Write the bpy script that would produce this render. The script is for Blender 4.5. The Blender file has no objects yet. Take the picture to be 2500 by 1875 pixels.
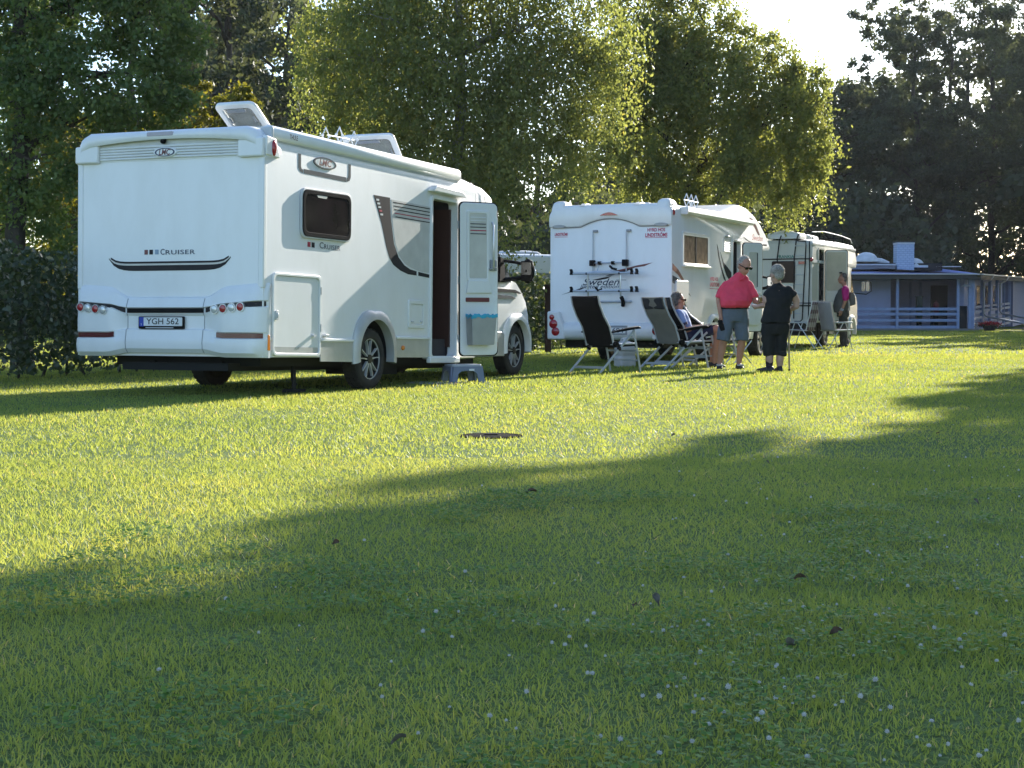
import bpy, bmesh, math, random
import numpy as np
from mathutils import Vector, Matrix, Euler, Quaternion
R = math.radians
SC = bpy.context.scene
COL = SC.collection
rng = np.random.default_rng(7)
random.seed(7)

# ------------------------------------------------------------------ camera, sky, sun, exposure
cam_d = bpy.data.cameras.new('camera')
cam = bpy.data.objects.new('camera', cam_d); COL.objects.link(cam)
cam.location = (0, 0, 0.9)
cam.rotation_euler = (R(90) - math.atan(177.5 / 4000), 0, 0)
cam_d.sensor_width = 36; cam_d.lens = 57.6
cam_d.clip_start = 0.05; cam_d.clip_end = 2000
SC.camera = cam
SUN_AZ, SUN_EL = 29.5, 21.5            # azimuth measured from +Y towards +X
w = bpy.data.worlds.new('World'); SC.world = w; w.use_nodes = True
nt = w.node_tree; nt.nodes.clear()
sky = nt.nodes.new('ShaderNodeTexSky'); sky.sky_type = 'NISHITA'; sky.sun_disc = False
sky.sun_elevation = R(SUN_EL); sky.sun_rotation = R(SUN_AZ)
sky.air_density = 1.0; sky.dust_density = 0.7; sky.ozone_density = 3.0
bg = nt.nodes.new('ShaderNodeBackground'); bg.inputs['Strength'].default_value = 0.13
wo = nt.nodes.new('ShaderNodeOutputWorld')
nt.links.new(sky.outputs[0], bg.inputs[0]); nt.links.new(bg.outputs[0], wo.inputs[0])
sd = bpy.data.lights.new('sun', 'SUN'); sd.energy = 4.4; sd.angle = R(0.5); sd.color = (1.0, 0.945, 0.84)
so = bpy.data.objects.new('sun', sd); COL.objects.link(so)
S = Vector((math.sin(R(SUN_AZ)) * math.cos(R(SUN_EL)), math.cos(R(SUN_AZ)) * math.cos(R(SUN_EL)), math.sin(R(SUN_EL))))
so.rotation_euler = (-S).to_track_quat('-Z', 'Y').to_euler()
so.location = (20, 30, 30)
SC.view_settings.view_transform = 'Standard'; SC.view_settings.look = 'None'
SC.view_settings.exposure = 1.38; SC.view_settings.gamma = 1.0; SC.view_settings.use_curve_mapping = False
SC.cycles.use_denoising = True
SC.cycles.max_bounces = 8; SC.cycles.transmission_bounces = 4; SC.cycles.transparent_max_bounces = 8
SC.cycles.sample_clamp_indirect = 8

# ------------------------------------------------------------------ materials
MATS = {}
def mat(name, col, rough=0.5, metal=0.0, var=0.06, scale=6.0, bump=0.0, bscale=60.0, coat=0.0, trans=0.0, spec=0.5, col2=None, emit=None, alpha=1.0):
    if name in MATS: return MATS[name]
    m = bpy.data.materials.new(name); m.use_nodes = True
    t = m.node_tree; b = t.nodes['Principled BSDF']
    b.inputs['Roughness'].default_value = rough; b.inputs['Metallic'].default_value = metal
    b.inputs['Coat Weight'].default_value = coat; b.inputs['Transmission Weight'].default_value = trans
    b.inputs['Specular IOR Level'].default_value = spec
    tc = t.nodes.new('ShaderNodeTexCoord')
    n = t.nodes.new('ShaderNodeTexNoise'); n.inputs['Scale'].default_value = scale; n.inputs['Detail'].default_value = 5
    t.links.new(tc.outputs['Object'], n.inputs['Vector'])
    r = t.nodes.new('ShaderNodeValToRGB')
    c2 = col2 if col2 else tuple(max(0, c * (1 - 2.2 * var)) for c in col)
    r.color_ramp.elements[0].position = 0.3; r.color_ramp.elements[1].position = 0.65
    r.color_ramp.elements[0].color = (*c2, 1); r.color_ramp.elements[1].color = (*col, 1)
    t.links.new(n.outputs['Fac'], r.inputs[0]); t.links.new(r.outputs[0], b.inputs['Base Color'])
    if bump > 0:
        n2 = t.nodes.new('ShaderNodeTexNoise'); n2.inputs['Scale'].default_value = bscale; n2.inputs['Detail'].default_value = 3
        t.links.new(tc.outputs['Object'], n2.inputs['Vector'])
        bp = t.nodes.new('ShaderNodeBump'); bp.inputs['Strength'].default_value = bump; bp.inputs['Distance'].default_value = 0.01
        t.links.new(n2.outputs['Fac'], bp.inputs['Height']); t.links.new(bp.outputs[0], b.inputs['Normal'])
    MATS[name] = m
    return m

def leafmat(name, cols, trans=0.5, gloss=0.25, tcol=(1.0, 1.0, 1.0), tgain=1.3):
    """leaf: per-face tint attribute picks the colour, light passes through it"""
    m = bpy.data.materials.new(name); m.use_nodes = True
    t = m.node_tree; t.nodes.clear()
    at = t.nodes.new('ShaderNodeAttribute'); at.attribute_name = 'tint'
    r = t.nodes.new('ShaderNodeValToRGB')
    e = r.color_ramp.elements
    while len(e) < len(cols): e.new(0.5)
    for i, (p, c) in enumerate(cols): e[i].position = p; e[i].color = (*c, 1)
    t.links.new(at.outputs['Fac'], r.inputs[0])
    d = t.nodes.new('ShaderNodeBsdfPrincipled'); d.inputs['Roughness'].default_value = 0.5; d.inputs['Specular IOR Level'].default_value = gloss
    tr = t.nodes.new('ShaderNodeBsdfTranslucent')
    mx = t.nodes.new('ShaderNodeMixShader'); mx.inputs[0].default_value = trans
    mul = t.nodes.new('ShaderNodeMix'); mul.data_type = 'RGBA'; mul.blend_type = 'MULTIPLY'; mul.inputs[0].default_value = 1
    mul.inputs[7].default_value = (tcol[0] * tgain, tcol[1] * tgain, tcol[2] * tgain, 1)
    t.links.new(r.outputs[0], d.inputs['Base Color']); t.links.new(r.outputs[0], mul.inputs[6])
    t.links.new(mul.outputs[2], tr.inputs['Color'])
    o = t.nodes.new('ShaderNodeOutputMaterial')
    t.links.new(d.outputs[0], mx.inputs[1]); t.links.new(tr.outputs[0], mx.inputs[2]); t.links.new(mx.outputs[0], o.inputs[0])
    MATS[name] = m
    return m

def paintmat(name, col, rough=0.35, coat=0.3, dirt=(0.45, 0.43, 0.36), dirtz=0.0, dscale=2.0, bump=0.03, bscale=14):
    """vehicle paint with faint dirt streaks"""
    if name in MATS: return MATS[name]
    m = bpy.data.materials.new(name); m.use_nodes = True
    t = m.node_tree; b = t.nodes['Principled BSDF']
    b.inputs['Roughness'].default_value = rough; b.inputs['Coat Weight'].default_value = coat; b.inputs['Coat Roughness'].default_value = 0.15
    tc = t.nodes.new('ShaderNodeTexCoord')
    mp = t.nodes.new('ShaderNodeMapping'); mp.inputs['Scale'].default_value = (1.5, 1.5, 0.6)
    n = t.nodes.new('ShaderNodeTexNoise'); n.inputs['Scale'].default_value = dscale; n.inputs['Detail'].default_value = 8; n.inputs['Roughness'].default_value = 0.65
    t.links.new(tc.outputs['Object'], mp.inputs[0]); t.links.new(mp.outputs[0], n.inputs['Vector'])
    r = t.nodes.new('ShaderNodeValToRGB'); r.color_ramp.elements[0].position = 0.42; r.color_ramp.elements[1].position = 0.8
    r.color_ramp.elements[0].color = (0, 0, 0, 1); r.color_ramp.elements[1].color = (0.19, 0.19, 0.19, 1)
    t.links.new(n.outputs['Fac'], r.inputs[0])
    mx = t.nodes.new('ShaderNodeMix'); mx.data_type = 'RGBA'
    mx.inputs[6].default_value = (*col, 1); mx.inputs[7].default_value = (*dirt, 1)
    t.links.new(r.outputs[0], mx.inputs[0]); t.links.new(mx.outputs[2], b.inputs['Base Color'])
    n2 = t.nodes.new('ShaderNodeTexNoise'); n2.inputs['Scale'].default_value = bscale; n2.inputs['Detail'].default_value = 2
    t.links.new(tc.outputs['Object'], n2.inputs['Vector'])
    bp = t.nodes.new('ShaderNodeBump'); bp.inputs['Strength'].default_value = bump; bp.inputs['Distance'].default_value = 0.02
    t.links.new(n2.outputs['Fac'], bp.inputs['Height']); t.links.new(bp.outputs[0], b.inputs['Normal'])
    MATS[name] = m
    return m

WHITE = paintmat('white_paint', (0.80, 0.80, 0.80))
WHITE2 = paintmat('white_gelcoat', (0.79, 0.79, 0.785), rough=0.42)
CREAM = paintmat('cream_paint', (0.66, 0.64, 0.57), rough=0.55)
SILVER = mat('silver_paint', (0.52, 0.53, 0.54), 0.38, 0.35, coat=0.2)
GREYPL = mat('grey_plastic', (0.30, 0.31, 0.33), 0.55)
LGREY = mat('light_grey_plastic', (0.55, 0.56, 0.57), 0.5)
BLACK = mat('black_plastic', (0.008, 0.008, 0.009), 0.6, spec=0.12)
UNDER = mat('underbody', (0.012, 0.012, 0.012), 0.85)
RUBBER = mat('tyre_rubber', (0.022, 0.021, 0.020), 0.85, bump=0.3, bscale=80, col2=(0.05, 0.042, 0.035))
GASKET = mat('rubber_gasket', (0.014, 0.014, 0.015), 0.9, spec=0.05)
ALU = mat('aluminium', (0.72, 0.73, 0.75), 0.34, 0.85)
ALUP = mat('anodised_tube', (0.52, 0.55, 0.60), 0.42, 0.35)
ALUBRIGHT = mat('polished_rim', (0.60, 0.60, 0.61), 0.35, 0.3)
RIMDARK = mat('dark_rim', (0.02, 0.02, 0.022), 0.4, 0.2)
DARKGLASS = mat('dark_acrylic', (0.02, 0.017, 0.016), 0.08, 0.0, spec=0.22, col2=(0.035, 0.025, 0.026), scale=3)
CABGLASS = mat('cab_glass', (0.025, 0.03, 0.03), 0.06, spec=0.25)
SMOKE = mat('clear_hatch_acrylic', (0.62, 0.64, 0.64), 0.15, trans=0.75)
REDLENS = mat('red_lens', (0.36, 0.012, 0.02), 0.15, coat=0.6)
DARKRED = mat('dark_red_reflector', (0.10, 0.008, 0.014), 0.25, coat=0.3)
CLEARLENS = mat('clear_lens', (0.62, 0.63, 0.63), 0.12, 0.3, coat=0.6)
AMBER = mat('amber_lens', (0.75, 0.22, 0.02), 0.25, coat=0.4)
DECALDARK = mat('anthracite_decal', (0.045, 0.041, 0.043), 0.7, spec=0.06)
DECALGREY = mat('grey_decal', (0.11, 0.115, 0.12), 0.7, spec=0.06)
DECALPALE = mat('pale_grey_decal', (0.58, 0.57, 0.55), 0.4)
DECALLIGHT = mat('light_stripe_decal', (0.66, 0.63, 0.58), 0.4)
DECALRED = mat('red_decal', (0.42, 0.02, 0.06), 0.4)
DECALMAROON = mat('maroon_decal', (0.16, 0.035, 0.035), 0.4)
DECALBLUEGREY = mat('blue_grey_decal', (0.25, 0.34, 0.44), 0.4)
INKBLUE = mat('navy_lettering', (0.03, 0.045, 0.09), 0.4)
PLATEWHITE = mat('plate_white', (0.72, 0.73, 0.74), 0.35)
PLATEBLUE = mat('plate_blue', (0.01, 0.05, 0.40), 0.35)
INK = mat('black_ink', (0.015, 0.015, 0.02), 0.4)
WOODBROWN = mat('interior_wood', (0.10, 0.035, 0.02), 0.5, scale=3, var=0.2)
INTDARK = mat('interior_dark', (0.03, 0.026, 0.03), 0.7)
BLINDS = mat('pale_blind', (0.62, 0.60, 0.55), 0.7)
BLUEBAG = mat('blue_bin_liner', (0.04, 0.42, 0.66), 0.3, bump=0.5, bscale=30)

# ------------------------------------------------------------------ mesh helpers
def empty(name, loc=(0, 0, 0), rz=0, label=None, cat=None, group=None):
    o = bpy.data.objects.new(name, None); COL.objects.link(o)
    o.location = loc; o.rotation_euler = (0, 0, rz); o.empty_display_size = 0.3
    return tag(o, label, cat, group)
def tag(o, label=None, cat=None, group=None, kind=None):
    if label: o['label'] = label
    if cat: o['category'] = cat
    if group: o['group'] = group
    if kind: o['kind'] = kind
    return o

class MB:
    def __init__(s): s.v = []; s.f = []; s.m = []
    def add(s, vs, fs, mi=0):
        b = len(s.v); s.v += [tuple(v) for v in vs]
        s.f += [tuple(b + i for i in f) for f in fs]; s.m += [mi] * len(fs)
        return s
    def box(s, x0, x1, y0, y1, z0, z1, mi=0):
        vs = [(x, y, z) for z in (z0, z1) for y in (y0, y1) for x in (x0, x1)]
        return s.add(vs, [(0, 2, 3, 1), (4, 5, 7, 6), (0, 1, 5, 4), (2, 6, 7, 3), (0, 4, 6, 2), (1, 3, 7, 5)], mi)
    def bar(s, a, b, wd, ht, up=(0, 0, 1), mi=0):
        a = Vector(a); b = Vector(b); d = (b - a).normalized(); u = Vector(up)
        sd_ = d.cross(u).normalized(); u = sd_.cross(d).normalized()
        vs = []
        for p in (a, b):
            for i, j in ((-1, -1), (1, -1), (1, 1), (-1, 1)): vs.append(p + sd_ * (i * wd / 2) + u * (j * ht / 2))
        return s.add(vs, [(0, 1, 2, 3), (4, 7, 6, 5), (0, 4, 5, 1), (1, 5, 6, 2), (2, 6, 7, 3), (3, 7, 4, 0)], mi)
    def tube(s, pts, r, n=8, mi=0, closed=False):
        pts = [Vector(p) for p in pts]; N = len(pts)
        rr = r if isinstance(r, (list, tuple)) else [r] * N
        vs = []; prev = None
        for i, p in enumerate(pts):
            if closed: d = pts[(i + 1) % N] - pts[i - 1]
            else: d = pts[min(i + 1, N - 1)] - pts[max(i - 1, 0)]
            d.normalize()
            if prev is None:
                a = Vector((0, 0, 1)) if abs(d.z) < 0.9 else Vector((1, 0, 0))
                u = d.cross(a).normalized()
            else:
                u = (prev - d * prev.dot(d)); u = u.normalized() if u.length > 1e-6 else d.orthogonal().normalized()
            prev = u; v = d.cross(u)
            for k in range(n):
                an = 2 * math.pi * k / n
                vs.append(p + (u * math.cos(an) + v * math.sin(an)) * rr[i])
        fs = []
        for i in range(N if closed else N - 1):
            for k in range(n):
                a = i * n + k; b = i * n + (k + 1) % n; j = (i + 1) % N
                fs.append((a, b, j * n + (k + 1) % n, j * n + k))
        if not closed:
            fs.append(tuple(range(n - 1, -1, -1))); fs.append(tuple((N - 1) * n + k for k in range(n)))
        return s.add(vs, fs, mi)
    def lathe(s, prof, c, axis='y', n=28, mi=0, flip=False, caps=True):
        """prof list of (r, h) along axis from centre c"""
        vs = []
        for r, h in prof:
            for k in range(n):
                a = 2 * math.pi * k / n; p, q = r * math.cos(a), r * math.sin(a)
                vs.append({'y': (c[0] + p, c[1] + h, c[2] + q), 'x': (c[0] + h, c[1] + p, c[2] + q), 'z': (c[0] + p, c[1] + q, c[2] + h)}[axis])
        fs = []
        for i in range(len(prof) - 1):
            for k in range(n):
                a = i * n + k; b = i * n + (k + 1) % n
                f = (a, b, b + n, a + n); fs.append(f[::-1] if flip else f)
        L = len(prof) - 1
        if caps and prof[0][0] > 1e-4: fs.append(tuple(range(n)))
        if caps and prof[L][0] > 1e-4: fs.append(tuple(L * n + k for k in range(n)))
        return s.add(vs, fs, mi)
    def prism(s, poly, a0, a1, plane='xz', mi=0):
        """polygon in a plane, extruded along the third axis from a0 to a1"""
        def P(p, a): return {'xz': (p[0], a, p[1]), 'yz': (a, p[0], p[1]), 'xy': (p[0], p[1], a)}[plane]
        n = len(poly)
        vs = [P(p, a0) for p in poly] + [P(p, a1) for p in poly]
        fs = [tuple(range(n - 1, -1, -1)), tuple(range(n, 2 * n))]
        fs += [(i, (i + 1) % n, n + (i + 1) % n, n + i) for i in range(n)]
        return s.add(vs, fs, mi)
    def ringprism(s, outer, inner, a0, a1, plane='xz', mi=0):
        def P(p, a): return {'xz': (p[0], a, p[1]), 'yz': (a, p[0], p[1]), 'xy': (p[0], p[1], a)}[plane]
        n = len(outer)
        vs = [P(p, a0) for p in outer] + [P(p, a0) for p in inner] + [P(p, a1) for p in outer] + [P(p, a1) for p in inner]
        fs = []
        for i in range(n):
            j = (i + 1) % n
            fs += [(i, j, n + j, n + i), (2 * n + i, 3 * n + i, 3 * n + j, 2 * n + j), (i, 2 * n + i, 2 * n + j, j), (n + i, n + j, 3 * n + j, 3 * n + i)]
        return s.add(vs, fs, mi)
    def loft(s, rings, closed=True, caps=True, mi=0):
        n = len(rings[0]); vs = [p for r in rings for p in r]; fs = []
        for i in range(len(rings) - 1):
            for k in range(n if closed else n - 1):
                a = i * n + k; b = i * n + (k + 1) % n
                fs.append((a, b, b + n, a + n))
        if caps and closed:
            fs.append(tuple(range(n - 1, -1, -1))); fs.append(tuple((len(rings) - 1) * n + k for k in range(n)))
        return s.add(vs, fs, mi)
    def ball(s, c, r, n=12, mi=0):
        rx, ry, rz = r if isinstance(r, (tuple, list)) else (r, r, r)
        m = max(5, n // 2 + 1); rings = []
        for i in range(m):
            t = math.pi * (i + 0.02) / (m - 1 + 0.04)
            rings.append([(c[0] + rx * math.sin(t) * math.cos(2 * math.pi * k / n), c[1] + ry * math.sin(t) * math.sin(2 * math.pi * k / n), c[2] - rz * math.cos(t)) for k in range(n)])
        return s.loft(rings, mi=mi)
    def mesh(s, name, mats, angle=38, fixn=True):
        me = bpy.data.meshes.new(name); me.from_pydata(s.v, [], s.f)
        for m in (mats if isinstance(mats, (list, tuple)) else [mats]): me.materials.append(m)
        if len(me.materials) > 1: me.polygons.foreach_set('material_index', s.m)
        if fixn:
            bm = bmesh.new(); bm.from_mesh(me); bmesh.ops.recalc_face_normals(bm, faces=bm.faces); bm.to_mesh(me); bm.free()
        me.polygons.foreach_set('use_smooth', [True] * len(me.polygons))
        me.set_sharp_from_angle(angle=R(angle)); me.update()
        return me
    def build(s, name, mats, parent=None, bevel=0, seg=2, angle=38, loc=None, rot=None):
        o = bpy.data.objects.new(name, s.mesh(name, mats, angle)); COL.objects.link(o)
        if parent is not None: o.parent = parent
        if loc is not None: o.location = loc
        if rot is not None: o.rotation_euler = rot
        if bevel:
            b = o.modifiers.new('b', 'BEVEL'); b.width = bevel; b.segments = seg; b.limit_method = 'ANGLE'; b.angle_limit = R(40); b.harden_normals = False
        return o

def bake(o):
    """apply modifiers without operators"""
    dg = bpy.context.evaluated_depsgraph_get(); dg.update()
    me = bpy.data.meshes.new_from_object(o.evaluated_get(dg)); old = o.data
    o.modifiers.clear(); o.data = me; me.name = old.name
    return o
def cut(o, cutters):
    tmp = []
    for c in cutters:
        mb, m = c
        co = mb.build('cutter', m); co.location = (0, 0, 0); tmp.append(co)
        co.matrix_world = o.matrix_world.copy() if o.parent is None else Matrix()
        b = o.modifiers.new('cut', 'BOOLEAN'); b.operation = 'DIFFERENCE'; b.solver = 'EXACT'; b.object = co; b.material_mode = 'TRANSFER'
    bake(o)
    for co in tmp:
        me = co.data; bpy.data.objects.remove(co); bpy.data.meshes.remove(me)
    o.data.polygons.foreach_set('use_smooth', [True] * len(o.data.polygons)); o.data.set_sharp_from_angle(angle=R(35))
    return o
def copy_tree(o, parent=None):
    c = o.copy(); COL.objects.link(c); c.parent = parent
    for ch in o.children: copy_tree(ch, c)
    return c

def rrect(x0, x1, z0, z1, r, n=5):
    pts = []
    for cx, cz, a0 in ((x1 - r, z1 - r, 0), (x0 + r, z1 - r, 90), (x0 + r, z0 + r, 180), (x1 - r, z0 + r, 270)):
        for k in range(n + 1):
            a = R(a0 + 90 * k / n); pts.append((cx + r * math.cos(a), cz + r * math.sin(a)))
    return pts
def quadpts(tl, tr, br, bl, r=0.05, n=4):
    """rounded polygon through four corners"""
    P = [Vector(p) for p in (tl, tr, br, bl)]; out = []
    for i in range(4):
        p = P[i]; a = (P[i - 1] - p).normalized(); b = (P[(i + 1) % 4] - p).normalized()
        A = p + a * r; B = p + b * r
        for k in range(n + 1):
            t = k / n; out.append(tuple(A.lerp(p, t).lerp(p.lerp(B, t), t)))
    return out
def ellipse(cx, cz, rx, rz, n=28):
    return [(cx + rx * math.cos(2 * math.pi * k / n), cz + rz * math.sin(2 * math.pi * k / n)) for k in range(n)]
def scalepoly(poly, d):
    """inset a convex-ish polygon by d"""
    n = len(poly); cx = sum(p[0] for p in poly) / n; cz = sum(p[1] for p in poly) / n
    xs = [p[0] for p in poly]; zs = [p[1] for p in poly]
    sx = 1 - 2 * d / (max(xs) - min(xs)); sz = 1 - 2 * d / (max(zs) - min(zs))
    return [(cx + (p[0] - cx) * sx, cz + (p[1] - cz) * sz) for p in poly]

def textmesh(txt, size, shear=0, width=1.0, bold=0.0, space=1.0):
    cu = bpy.data.curves.new('t', 'FONT'); cu.body = txt; cu.size = size; cu.shear = shear; cu.offset = bold * size; cu.space_character = space
    cu.align_x = 'CENTER'; cu.align_y = 'CENTER'; cu.resolution_u = 4; cu.extrude = 0.0
    o = bpy.data.objects.new('t', cu); COL.objects.link(o)
    dg = bpy.context.evaluated_depsgraph_get(); dg.update()
    me = bpy.data.meshes.new_from_object(o.evaluated_get(dg))
    vs = [(v.co.x * width, v.co.y) for v in me.vertices]; fs = [tuple(p.vertices) for p in me.polygons]
    bpy.data.objects.remove(o); bpy.data.curves.remove(cu); bpy.data.meshes.remove(me)
    return vs, fs
def lettering(name, txt, parent, org, ex, ey, size, m, shear=0, width=1.0, bold=0.0, space=1.0, off=0.004, fit=None):
    vs, fs = textmesh(txt, size, shear, width, bold, space)
    if fit:
        xs = [v[0] for v in vs]; k = fit / (max(xs) - min(xs)); c = (max(xs) + min(xs)) / 2
        vs = [((x - c) * k, y) for x, y in vs]
    org = Vector(org); ex = Vector(ex).normalized(); ey = Vector(ey).normalized(); n = ex.cross(ey)
    mb = MB(); mb.add([org + ex * x + ey * y + n * off for x, y in vs], fs)
    me = bpy.data.meshes.new(name); me.from_pydata([tuple(v) for v in mb.v], [], mb.f); me.materials.append(m)
    o = bpy.data.objects.new(name, me); COL.objects.link(o); o.parent = parent
    return o
RX, RZ = (0, -1, 0), (0, 0, 1)      # reading directions on a vehicle's rear
SX = (1, 0, 0)                       # reading direction on a vehicle's right side
# ------------------------------------------------------------------ lawn
def groundmat():
    m = bpy.data.materials.new('lawn_ground'); m.use_nodes = True
    t = m.node_tree; b = t.nodes['Principled BSDF']; b.inputs['Roughness'].default_value = 0.9; b.inputs['Specular IOR Level'].default_value = 0.15
    tc = t.nodes.new('ShaderNodeTexCoord')
    n1 = t.nodes.new('ShaderNodeTexNoise'); n1.inputs['Scale'].default_value = 0.55; n1.inputs['Detail'].default_value = 8
    n2 = t.nodes.new('ShaderNodeTexNoise'); n2.inputs['Scale'].default_value = 38; n2.inputs['Detail'].default_value = 6
    for n in (n1, n2): t.links.new(tc.outputs['Object'], n.inputs['Vector'])
    r1 = t.nodes.new('ShaderNodeValToRGB'); e = r1.color_ramp.elements
    e[0].position = .3; e[0].color = (.10, .16, .045, 1); e[1].position = .7; e[1].color = (.17, .22, .065, 1)
    r2 = t.nodes.new('ShaderNodeValToRGB'); e = r2.color_ramp.elements
    e[0].position = .3; e[0].color = (.45, .42, .35, 1); e[1].position = .65; e[1].color = (1.1, 1.1, 1.1, 1)
    t.links.new(n1.outputs['Fac'], r1.inputs[0]); t.links.new(n2.outputs['Fac'], r2.inputs[0])
    mx = t.nodes.new('ShaderNodeMix'); mx.data_type = 'RGBA'; mx.blend_type = 'MULTIPLY'; mx.inputs[0].default_value = 1
    t.links.new(r1.outputs[0], mx.inputs[6]); t.links.new(r2.outputs[0], mx.inputs[7]); t.links.new(mx.outputs[2], b.inputs['Base Color'])
    bp_ = t.nodes.new('ShaderNodeBump'); bp_.inputs['Strength'].default_value = .8; bp_.inputs['Distance'].default_value = .03
    t.links.new(n2.outputs['Fac'], bp_.inputs['Height']); t.links.new(bp_.outputs[0], b.inputs['Normal'])
    return m
mb = MB(); N = 40
xs = np.linspace(-250, 250, N + 1); ys_ = np.linspace(-120, 380, N + 1)
mb.add([(x, y, 0) for y in ys_ for x in xs], [(j * (N + 1) + i, j * (N + 1) + i + 1, (j + 1) * (N + 1) + i + 1, (j + 1) * (N + 1) + i) for j in range(N) for i in range(N)])
tag(mb.build('lawn', groundmat()), 'mown green lawn of the camp site', None, None, 'structure')

def quadmesh(name, V, nv, tint, m, parent=None, smooth=False, tri=False):
    """V: (n*nv,3) verts; faces of nv verts each, tint per face"""
    n = len(V) // nv
    me = bpy.data.meshes.new(name)
    me.vertices.add(len(V)); me.vertices.foreach_set('co', np.ascontiguousarray(V, dtype=np.float32).ravel())
    me.loops.add(n * nv); me.loops.foreach_set('vertex_index', np.arange(n * nv, dtype=np.int32))
    me.polygons.add(n); me.polygons.foreach_set('loop_start', np.arange(0, n * nv, nv, dtype=np.int32))
    me.update(calc_edges=True)
    a = me.attributes.new('tint', 'FLOAT', 'FACE'); a.data.foreach_set('value', np.ascontiguousarray(tint, dtype=np.float32))
    me.materials.append(m)
    o = bpy.data.objects.new(name, me); COL.objects.link(o)
    if parent is not None: o.parent = parent
    return o
def vnoise(x, y, sc, seed=0):
    """cheap smooth value noise"""
    r = np.random.default_rng(seed); T = r.random((64, 64))
    x = x * sc; y = y * sc; xi = np.floor(x).astype(int); yi = np.floor(y).astype(int); fx = x - xi; fy = y - yi
    fx = fx * fx * (3 - 2 * fx); fy = fy * fy * (3 - 2 * fy)
    g = lambda a, b: T[a % 64, b % 64]
    return (g(xi, yi) * (1 - fx) + g(xi + 1, yi) * fx) * (1 - fy) + (g(xi, yi + 1) * (1 - fx) + g(xi + 1, yi + 1) * fx) * fy
GRASS = leafmat('grass_blade', [(0.0, (.140, .215, .058)), (0.45, (.215, .290, .080)), (0.75, (.275, .315, .09)), (0.93, (.38, .35, .16)), (1.0, (.48, .42, .26))], trans=.52, gloss=.3, tcol=(1.38, 1.06, .60), tgain=1.75)
def scatter(y0, y1, dens, margin):
    k = .335
    A = k * (y1 * y1 - y0 * y0) + 2 * margin * (y1 - y0); n = int(A * dens)
    yy = rng.random(n * 2) * (y1 - y0) + y0
    keep = rng.random(n * 2) < (k * yy + margin) / (k * y1 + margin); yy = yy[keep][:n]
    xx = (rng.random(len(yy)) * 2 - 1) * (k * yy + margin)
    return xx, yy
def blades(xx, yy, h0, h1, wd, bend, seg2):
    n = len(xx)
    pn = vnoise(xx, yy, .9, 3) * .6 + vnoise(xx, yy, 3.1, 4) * .4
    h = (h0 + (h1 - h0) * rng.random(n)) * (.45 + 1.1 * pn)
    az = rng.random(n) * 2 * np.pi; wv = np.stack([np.cos(az), np.sin(az), np.zeros(n)], 1) * (wd * (.7 + .6 * rng.random(n)))[:, None]
    la = rng.random(n) * 2 * np.pi; le = bend * rng.random(n) * h
    ln = np.stack([np.cos(la), np.sin(la), np.zeros(n)], 1) * le[:, None]
    B = np.stack([xx, yy, np.full(n, -.002)], 1)
    up = np.stack([np.zeros(n), np.zeros(n), h], 1)
    tint = np.clip(.02 + .70 * (vnoise(xx, yy, .45, 8) * .5 + vnoise(xx, yy, 1.9, 9) * .5) + rng.normal(0, .10, n), 0, .9)
    dry = rng.random(n) < .012; tint[dry] = .9 + .1 * rng.random(dry.sum())
    if seg2:
        mid = B + up * .6 + ln * .35; tip = B + up * .98 + ln
        V = np.stack([B - wv, B + wv, mid + wv * .75, mid - wv * .75, mid - wv * .75, mid + wv * .75, tip + wv * .12, tip - wv * .12], 1).reshape(-1, 3)
        return V, np.repeat(tint, 2), 4
    tip = B + up + ln
    return np.stack([B - wv, B + wv, tip], 1).reshape(-1, 3), tint, 3
def hole(xx, yy):
    """bare patches: drain cover, doormat"""
    return ((xx + .15) ** 2 / .05 + (yy - 11.75) ** 2 / .06 > 1)
for k_, (y0, y1, dens, mg, h0, h1, wd, bd, s2) in enumerate(((2.6, 5.2, 6800, .8, .011, .028, .0019, 1.6, True), (5.2, 10, 3600, .6, .012, .028, .0029, 1.5, False), (10, 19, 1050, .6, .016, .034, .0050, 1.3, False), (19, 34, 420, .8, .02, .042, .0080, .9, False), (34, 82, 70, 1.5, .025, .05, .018, .8, False))):
    xx, yy = scatter(y0, y1, dens, mg); kp = hole(xx, yy); xx = xx[kp]; yy = yy[kp]
    V, ti, nv = blades(xx, yy, h0, h1, wd, bd, s2)
    tag(quadmesh('grass', V, nv, ti, GRASS), 'short mown grass covering the lawn', None, None, 'stuff')
# ------------------------------------------------------------------ trees, hedges
BARK = mat('bark', (.075, .06, .045), .9, var=.25, scale=9, bump=.8, bscale=30)
BIRCHBARK = mat('birch_bark', (.42, .40, .36), .8, scale=5, bump=.4, bscale=25, col2=(.05, .045, .04))
L_BIRCH = leafmat('birch_leaf', [(0.0, (.125, .155, .08)), (.5, (.185, .215, .095)), (.82, (.245, .265, .095)), (1.0, (.36, .32, .11))], trans=.58, gloss=.2, tcol=(1.18, 1.08, .5), tgain=1.55)
L_LEFT = leafmat('lime_leaf', [(0.0, (.075, .12, .055)), (.5, (.115, .17, .068)), (.85, (.16, .21, .072)), (1.0, (.27, .28, .09))], trans=.5, gloss=.3, tcol=(1.12, 1.08, .5), tgain=1.5)
L_YEL = leafmat('maple_leaf', [(0.0, (0.081, 0.101, 0.024)), (.5, (0.128, 0.142, 0.032)), (1.0, (0.203, 0.189, 0.041))], trans=.5, gloss=.3, tcol=(1.2, 1.0, .4), tgain=1.6)
L_DARK = leafmat('forest_leaf', [(0.0, (.060, .072, .054)), (.6, (.080, .096, .068)), (1.0, (.12, .145, .08))], trans=.4, gloss=.1, tcol=(1.2, 1.1, .5), tgain=1.5)
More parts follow.
